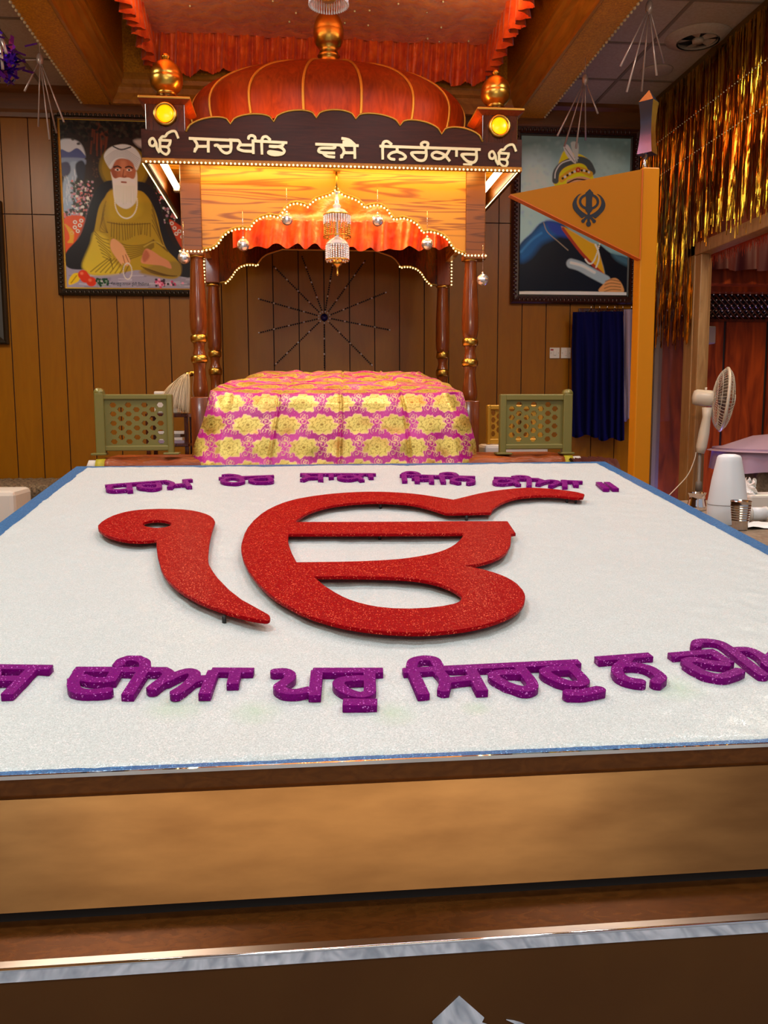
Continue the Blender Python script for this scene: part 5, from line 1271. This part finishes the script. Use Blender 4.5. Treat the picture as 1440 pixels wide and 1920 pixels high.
# ================================================================== gold foil fringe along the right partition
fr_t = thing('foil_curtain', 'long gold foil fringe curtain hung along the right wall above the doorway', 'curtain', (XR-.03, 4.7, 2.4))
q = MB(); q.box((XR-.028, 2.6, ZC-.10), (XR-.02, 6.86, ZC-.005)); q.build('header', 'foil_header', fr_t)
fm = MB(); y = 2.6; zlong = U(1240, 650, 'X', XR).z
while y < 6.86:
    w = .002+.003*rng.random()
    zend = (zlong+rng.normal()*.03+(.12 if rng.random() < .2 else 0)) if y > JY1-.10+rng.normal()*.03 else ZL+.10+rng.normal()*.05
    z = ZC-.06; x = XR-.030-.03*rng.random(); vs = []; yaw = rng.random()*6
    tw = rng.normal()*2.2
    while z > zend:
        yaw += tw*.16+rng.normal()*.5; a = .75*math.sin(yaw); 
        vs.append(((x-w*math.sin(a)+.003*math.sin(z*5+y*40), y-w*math.cos(a), z), (x+w*math.sin(a), y+w*math.cos(a)+.002*math.sin(z*7), z))); z -= .03+.02*rng.random()
    if len(vs) > 1: fm.add([p for v in vs for p in v], [(2*k, 2*k+1, 2*k+3, 2*k+2) for k in range(len(vs)-1)])
    y += .0045+.004*rng.random()
tag(fm.build('foil_strand', 'foil_gold', fr_t, fixn=False), kind='stuff')
for yp_ in (265, 330):
    zz = U(1240, yp_, 'X', XR-.05).z; q = MB()
    for p in along([(XR-.066, 2.6, zz), (XR-.066, 6.8, zz)], .035): q.sphere(p, .0042, 6, 4)
    q.build('bead_row', 'letter_gold', fr_t)
tn = MB(); yy_ = .8
while yy_ < JY0: 
    z_ = ZL-.005; tn.add([(XR+.06, yy_, z_), (XR+.06, yy_+.012, z_), (XR+.05+.02*rng.random(), yy_+.02*rng.normal(), z_-.05-.05*rng.random())], [(0, 1, 2)]); yy_ += .007
tag(tn.build('tinsel_garland', 'red_tinsel', fixn=False), 'red tinsel garland along the underside of the doorway lintel', 'garland')
# back room: valance, lattice, speaker, fan, draped table
P = []; y0_ = 6.45
for r in range(14):
    k = r/13; P.append([(XR+.12+2.2*j/159, y0_+(.02+.03*k)*math.sin(j*.42+.6*math.sin(j*.11))+.01*math.sin(j*1.1), U(1380, 440, 'Y', y0_).z+(U(1380, 506, 'Y', y0_).z-U(1380, 440, 'Y', y0_).z)*k) for j in range(160)])
tag(MB().grid(P).build('room_valance', 'dark_red', fixn=False), 'dark red gathered valance above the wooden shelf in the room behind the doorway', 'cloth')
la = MB(); zz0, zz1 = U(1380, 600, 'Y', 6.8).z, U(1380, 546, 'Y', 6.8).z; xx0, xx1 = XR+.12, 4.4; st = .075; H_ = zz1-zz0
lt = thing('lattice_screen', 'dark wooden lattice screen with bright studs above the red wood doors of the back room', 'lattice', ((xx0+xx1)/2, 6.8, zz0))
x = xx0-H_
while x < xx1:
    for s in (1, -1):
        a0, b0_ = (x, x+H_) if s == 1 else (x+H_, x)
        t0, t1 = 0, 1
        pa, pb = Vector((a0, 6.8+.004*s, zz0)), Vector((b0_, 6.8+.004*s, zz1))
        if min(pa.x, pb.x) > xx0 and max(pa.x, pb.x) < xx1: la.tube([pa, pb], .008, 5)
    x += st*.7
la.box((xx0, 6.79, zz0-.012), (xx1, 6.82, zz0+.006)); la.box((xx0, 6.79, zz1-.006), (xx1, 6.82, zz1+.012)); la.build('lattice', 'dark_post_wood', lt)
la = MB(); 
for i in range(60):
    for j in range(5): la.sphere((xx0+.04+st*.35*(i*2+(j % 2))*1.0, 6.785, zz0+.03+j*(H_-.06)/4), .0065, 6, 4)
tag(la.build('stud', 'letter_gold', lt), kind='stuff')
a, b = U(1322, 645, 'Y', 6.78), U(1339, 612, 'Y', 6.78)
q = MB(); q.box((a.x, 6.74, a.z), (b.x, 6.85, b.z), bev=.01); tag(q.build('wall_box', 'fan_grey'), 'small grey box mounted on the red wood panel beside the doorway jamb', 'box')
# pedestal fan
FY = 5.6
def uq(x, y, dy=0): return U(x, y, 'Y', FY+dy)
fn = thing('pedestal_fan', 'white pedestal fan in the doorway, seen from the side, facing right', 'fan', (uq(1311, 900).x, FY, 0))
hc = uq(1357, 749); ax = Vector((.94, -.34, -.085)).normalized(); R_ = 60/FPX*FY
e1 = ax.orthogonal().normalized(); e2_ = ax.cross(e1)
def circ(r, o, n=40): return [hc+ax*o+(e1*math.cos(a)+e2_*math.sin(a))*r for a in np.linspace(0, 2*PI, n+1)[:-1]]
q = MB(); q.tube(circ(R_, 0), .011, 8, closed=True); q.build('guard_rim', 'fan_white', fn)
for nm, sgn, dep in (('rear_guard', -1, .075), ('front_guard', 1, .065)):
    q = MB()
    for k in range(54):
        a = 2*PI*k/54; d_ = e1*math.cos(a)+e2_*math.sin(a); q.tube([hc+d_*(R_*math.cos(t))+ax*sgn*dep*math.sin(t) for t in np.linspace(0, 1.35, 7)], .0016, 4, caps=False)
    for t in (.5, .9, 1.3): q.tube(circ(R_*math.cos(t), sgn*dep*math.sin(t)), .0018, 5, closed=True)
    if sgn > 0: q.tube([hc+ax*(dep-.004), hc+ax*(dep+.006)], R_*.2, 20)
    q.build(nm, 'fan_white', fn)
q = MB()
for k in range(3):
    a0 = 2*PI*k/3; rows = []
    for r in np.linspace(.04, R_*.88, 8):
        rows.append([hc+(e1*math.cos(a0+s*.8/(1+r*1.5))+e2_*math.sin(a0+s*.8/(1+r*1.5)))*r+ax*(.025*s) for s in np.linspace(-1, 1, 7)])
    q.grid(rows)
q.tube([hc-ax*.03, hc+ax*.03], .04, 16); q.build('blades', 'fan_grey', fn, fixn=False)
m0, m1_ = hc-ax*.07, hc-ax*.20
q = MB(); q.tube([hc-ax*.055, hc-ax*.09, m1_+ax*.02, m1_, m1_-ax*.008], [.05, .056, .056, .045, .01], 20); q.tube([hc-ax*.10+Vector((-.02, 0, .05)), hc-ax*.10+Vector((-.02, 0, .075))], .008, 8); q.build('motor_housing', 'fan_white', fn)
q = MB(); nk = [uq(1326, 764), uq(1325, 782), uq(1320, 812), uq(1315, 838), uq(1313, 850)]; q.tube(nk, [.034, .028, .036, .036, .026], 14); q.build('neck', 'fan_white', fn)
px_ = uq(1311, 880).x
q = MB(); q.tube([(px_, FY, uq(1313, 852).z+.03), (px_, FY, .05)], .012, 12); q.build('pole', 'fan_grey', fn)
q = MB(); q.tube([(px_, FY, uq(1311, 920).z), (px_, FY, uq(1311, 905).z), (px_, FY, uq(1311, 902).z)], [.022, .022, .014], 14); q.build('collar', 'fan_grey', fn)
q = MB(); q.lathe([(.19, 0), (.19, .02), (.12, .035), (.03, .05), (.02, .08)], (px_, FY, 0), 28); q.build('base', 'fan_white', fn)
q = MB(); cpt = [uq(1305, 848), uq(1302, 862, -.02), uq(1290, 890, -.15), uq(1268, 915, -.25), uq(1245, 938, -.3)]; cpt = [Vector(p) for p in smooth_pts([tuple(p) for p in cpt], 6)]; q.tube(cpt, .0035, 6); q.build('cable', 'fan_white', fn)
# draped round table behind the doorway
dt = thing('draped_table', 'round table under lavender cloth in the room behind the doorway', 'table', (3.42, 5.72, 0))
ztb = U(1440, 822, 'Y', 5.5).z; zed = U(1400, 845, 'Y', 5.5).z; zlo = U(1400, 892, 'Y', 5.4).z
q = MB(); rp_ = []
for R0, z_ in ((.02, ztb+.03), (.2, ztb+.01), (.40, zed+.02), (.505, zed-.01)): rp_.append([(3.42+R0*math.cos(a), 5.72+R0*math.sin(a), z_) for a in np.linspace(0, 2*PI, 90)])
q.grid(rp_); rp_ = []
for k in range(8): rp_.append([(3.42+(.47+.02*math.sin(a*14)*k/7)*math.cos(a), 5.72+(.47+.02*math.sin(a*14)*k/7)*math.sin(a), zed+.012+(zlo-zed)*k/7+.012*math.sin(a*5)*k/7) for a in np.linspace(0, 2*PI, 150)])
q.grid(rp_); q.build('cloth', 'lavender', dt, fixn=False)
q = MB(); rp_ = []
for k in range(6): rp_.append([(3.42+(.36+.025*math.sin(a*22))*math.cos(a), 5.72+(.36+.025*math.sin(a*22))*math.sin(a), zlo+.05-(zlo+.05)*k/5) for a in np.linspace(0, 2*PI, 200)])
q.grid(rp_); q.build('skirt', 'paisley_cloth', dt, fixn=False)
# ================================================================== side table on the right and what stands on it
ZT = .94
st_t = thing('side_table', 'side table under grey brown patterned cloth right of the display table', 'table', (2.05, 2.9, 0))
P = []
for i in range(40):
    P.append([(1.40+1.3*j/59, 2.05+1.75*i/39, ZT+.0015*math.sin(j*1.7+i*.6)*math.sin(i*.9)) for j in range(60)])
q = MB().grid(P)
for edge in ([r[0] for r in P], [r[-1] for r in P], P[0], P[-1]):
    q.grid([[Vector(p)+Vector((0, 0, -.05*k)) + Vector((.006*math.sin(n_*.9)*k, .006*math.cos(n_*.9)*k, 0)) for n_, p in enumerate(edge)] for k in range(8)])
q.build('cloth', 'paisley_cloth', st_t, fixn=False)
q = MB(); q.box((1.44, 2.08, ZT-.03), (2.66, 3.76, ZT-.004)); q.build('top', 'brown_board', st_t)
for x in (1.46, 2.6):
    for y in (2.1, 3.7): q = MB(); q.box((x, y, 0), (x+.05, y+.05, ZT-.03)); q.build('leg', 'brown_board', st_t)
def onT(px, py): return U(px, py, 'Z', ZT+.002)
vp = onT(1362, 981); vk = vp.y/FPX
q = MB(); q.lathe([(.030, 0), (33*vk, 0), (36.5*vk, 12*vk), (37.5*vk, 26*vk), (37*vk, 42*vk), (31*vk, 86*vk), (24*vk, 122*vk), (22.5*vk, 130*vk), (20*vk, 134*vk), (12*vk, 136.5*vk), (.001, 137*vk)], vp, 40)
vt_ = thing('vase', 'tall tapering white jar on the side table behind the steel tumbler', 'jar', vp); sharp(q.build('body', 'vase_white', vt_), 60)
q = MB(); q.tube([(vp.x+37.2*vk*math.cos(a), vp.y+37.2*vk*math.sin(a), vp.z+38*vk) for a in np.linspace(0, 2*PI, 41)[:-1]], .0012, 5, closed=True); q.build('seam', 'fan_grey', vt_)
cp0 = onT(1387, 993); ck = cp0.y/FPX
pr = [(.001, 0), (13.5*ck, 0), (14.5*ck, 1.5*ck)]
for k in range(23): f_ = k/22; pr.append(((14.5+5.0*f_)*ck+(.0012 if (k % 2 and 6 < k < 20) else 0), (2+53*f_)*ck))
pr += [(20.2*ck, 57*ck), (19.2*ck, 58*ck), (18.6*ck, 55*ck), (13.6*ck, 4*ck), (.001, 3*ck)]
q = MB(); q.lathe(pr, cp0, 36); tag(sharp(q.build('steel_tumbler', 'steel'), 30), 'ridged steel tumbler on the side table in front of the white jar', 'cup')
pp = onT(1306, 956); pk2 = pp.y/FPX
q = MB(); q.lathe([(.001, 0), (17.5*pk2, 0), (18.5*pk2, 3*pk2), (18*pk2, 9*pk2), (15.5*pk2, 20*pk2), (15*pk2, 28*pk2), (17*pk2, 33*pk2), (17.6*pk2, 34*pk2), (16*pk2, 34*pk2), (14*pk2, 28*pk2), (.001, 26*pk2)], pp, 36); tag(sharp(q.build('steel_pot', 'chrome'), 30), 'small waisted shiny steel pot on the side table, left of the white jar', 'pot')
tp = onT(1428, 962); tk = tp.y/FPX
q = MB(); q.box((tp.x-25*tk, tp.y, ZT+.002), (tp.x+60*tk, tp.y+.13, ZT+.002+36*tk), bev=.01); tag(q.build('tissue_box', 'plate_white'), 'cream box of tissues on the side table behind the white reel', 'box')
q = MB(); nP = 30; 
for r in range(1):
    rows = []
    for k in range(12):
        f_ = k/11; rows.append([(tp.x-11*tk+(13-8*f_)*tk*math.cos(a)*(1+.35*math.sin(a*3+k)), tp.y+.06+.035*math.sin(a)*(1+.3*math.sin(a*4+k*1.7)), ZT+34*tk+(30*f_+6*f_*math.sin(a*3))*tk) for a in np.linspace(0, 2*PI, nP)])
    q.grid(rows, smooth=False)
tag(q.build('tissue', 'paper_white', fixn=False), 'crumpled white tissue sticking out of the cream box', 'tissue')
rp0 = onT(1420, 977); rk = rp0.y/FPX
re_ = thing('thread_reel', 'white reel lying on the side table behind the steel tumbler', 'reel', rp0)
R0 = 14.5*rk; zc_ = rp0.z+R0
q = MB(); q.tube([(rp0.x-18*rk, rp0.y, zc_), (rp0.x+16*rk, rp0.y, zc_)], R0*.9, 28); q.build('thread', 'vase_white', re_)
for dx in (-20, 14):
    q = MB(); q.tube([(rp0.x+dx*rk, rp0.y, zc_), (rp0.x+(dx+4)*rk, rp0.y, zc_)], R0, 28); q.build('flange', 'plate_white', re_)
tr_ = onT(1432, 992); q = MB(); rows = []
for k in range(8): rows.append([(tr_.x-.06+.02*j, tr_.y+.02*k, ZT+.004+.004*math.sin(j*1.3+k)+.004) for j in range(9)])
q.grid(rows); tag(q.build('napkin', 'paper_white', fixn=False), 'flat white napkin on the side table right of the steel tumbler', 'napkin')
# ================================================================== left: bench with woven cover, white box
zb1 = U(20, 897, 'Y', D).z
by0 = 6.18; bx1 = -1.35
bn = thing('wall_bench', 'low bench under brown woven cover along the back wall, at the left', 'bench', (-2.3, 6.5, .42))
q = MB(); rows = []
for k in range(16): rows.append([(-2.88+1.55*j/149, D-.03-(D-.03-by0)*k/15, zb1+.006*math.sin(j*.8+k)) for j in range(150)])
for k in range(10): rows.append([(-2.88+1.55*j/149, by0-.02-.015*math.sin(j*.75)*(k/9)-.01*math.sin(k), zb1-.012-.19*k/9+.012*math.sin(j*.2)) for j in range(150)])
q.grid(rows); q.build('woven_cover', 'brown_weave', bn, fixn=False)
q = MB(); q.box((-2.85, by0+.01, .42), (-1.36, D-.03, zb1-.01)); q.build('bench_body', 'brown_board', bn)
a, b = U(-40, 962, 'Y', 5.4), U(26, 921, 'Y', 5.4)
q = MB(); q.box((a.x-.25, 5.4, .42), (b.x, 5.75, b.z), bev=.03); tag(q.build('white_block', 'white_cloth'), 'white cloth covered block in front of the woven bench at the left edge', 'block')
# dark cloth heap by the flag pole
q = MB(); rows = []; a, b = U(1100, 880, 'Y', 4.5), U(1180, 880, 'Y', 4.5)
for k in range(14):
    rows.append([(a.x+(b.x-a.x)*j/39, 4.48+.5*k/13, .42+(U(1120, 860, 'Y', 4.5).z-.43)*math.sin(PI*min(.5, .02+k/13))**.25*(.97+.03*math.sin(j*.7+k))) for j in range(40)])
rows = [[(x, y, .42) for x, y, z in rows[0]]]+rows+[[(x, y, .42) for x, y, z in rows[-1]]]
q.grid(rows); tag(q.build('cloth_pile', 'dark_red', fixn=False), 'dark red cloth pile beside the flag pole, behind the display table', 'cloth')
# ================================================================== ceiling: exhaust fan, cover plate, hanging foil stars, lamp
ec = U(1309, 70, 'Z', ZC); er_ = .135
ef = thing('ceiling_exhaust_fan', 'round exhaust fan set in the tiled ceiling near the foil curtain', 'fan', (ec.x, ec.y, ZC-.03))
q = MB(); q.lathe([(er_, -.03), (er_+.015, -.02), (er_+.075, -.004), (er_+.075, .0), (er_-.005, .0), (er_-.01, -.028)], (ec.x, ec.y, ZC), 40); q.f = q.f[:-2]; q.m = q.m[:-2]; q.sm = q.sm[:-2]; q.build('housing', 'ceiling_tile', ef)
q = MB(); q.lathe([(.001, -.004), (er_, -.004), (er_, -.001), (.001, -.001)], (ec.x, ec.y, ZC-.001), 30); q.build('duct', 'black', ef)
q = MB()
for k in range(5):
    a0 = 2*PI*k/5+.3; q.grid([[(ec.x+r*math.cos(a0+s), ec.y+r*math.sin(a0+s), ZC-.014-.02*s) for s in np.linspace(-.34, .34, 6)] for r in np.linspace(.03, er_-.012, 6)])
q.lathe([(.001, -.036), (.035, -.034), (.038, -.012), (.001, -.012)], (ec.x, ec.y, ZC), 20); q.build('blades', 'ceiling_tile', ef, fixn=False)
pc = U(1231, 132, 'Z', ZC); q = MB(); q.lathe([(.001, -.012), (.10, -.011), (.112, -.006), (.115, 0), (.001, 0)], (pc.x, pc.y, ZC-.001), 36); tag(q.build('ceiling_cover', 'ceiling_tile'), 'plain round cover plate on the ceiling tile behind the exhaust fan', 'cover')
def foil(label, c, ends, Y, m='rod_clear', disc=True):
    o = U(*c, 'Y', Y); t = thing('hanging_star', label, 'decoration', o, 'foil stars under the ceiling')
    q = MB(); q.tube([(o.x, o.y, ZC-.001), o], .002, 5); q.sphere(o, .022, 12, 8, 0, 1.8); q.build('hub', 'rod_clear', t)
    for k, (x, y) in enumerate(ends):
        e_ = U(x, y, 'Y', Y+(-.12, .1, -.05, .15, -.1, .02)[k % 6]); q = MB(); q.tube([o, o+(e_-o)*.5, e_], [.003, .0045, .007], 6); q.build('rod', m, t)
foil('hanging star of thin rods left of the gold beam, above the seated man print', (75, 112), ((46,171),(72,238),(93,262),(106,250),(120,229),(33,113)), 5.75)
foil('hanging star of thin rods right of the gold beam, above the turban print', (1097, 150), ((1045,255),(1058,275),(1080,278),(1098,263),(1121,213)), 5.7)
foil('hanging star of thin rods at the top edge, left of the exhaust fan', (1217, 14), ((1175,173),(1203,172),(1231,142),(1245,119),(1163,125)), 5.0)
pc_ = U(2, 110, 'Y', 4.6); t = thing('foil_garland', 'purple foil tuft hanging from the ceiling at the left edge', 'garland', pc_)
q = MB()
for k in range(160):
    p = pc_+Vector(rng.normal(size=3)*.04); d_ = Vector(rng.normal(size=3)); d_.normalize(); d2 = d_.orthogonal().normalized()*.01
    q.add([p-d2, p+d2, p+d_*.06+d2, p+d_*.06-d2], [(0, 1, 2, 3)])
q.tube([(pc_.x, pc_.y, ZC-.001), pc_], .003, 5); tag(q.build('tuft', 'purple_foil', t, fixn=False), kind='stuff')
for x, y in ((12, 100), (5, 130)): q = MB(); q.tube([U(0, 62, 'Y', 4.55), U(x, y, 'Y', 4.5)], .008, 6); q.build('rod', 'rod_clear', t)
lcx = U(616, 2, 'Y', 4.4); t = thing('crystal_lamp', 'crystal ring lamp at the top edge, hanging in front of the orange cloth', 'lamp', lcx)
q = MB()
for k in range(46):
    a = 2*PI*k/46; q.tube([(lcx.x+.095*math.cos(a), lcx.y+.095*math.sin(a), lcx.z+.10-.02*j) for j in range(7)], [.003 if j % 2 else .006 for j in range(7)], 5)
tag(q.build('bead_fringe', 'crystal', t), kind='stuff')
q = MB(); q.lathe([(.03, .0), (.10, .10), (.10, .12), (.05, .18), (.01, .22), (.005, .3)], lcx, 24); q.build('body', 'gold', t)
q = MB(); q.tube([lcx+Vector((0, 0, .28)), (lcx.x, lcx.y, zk+.1)], .006, 8); q.build('chain', 'gold', t)
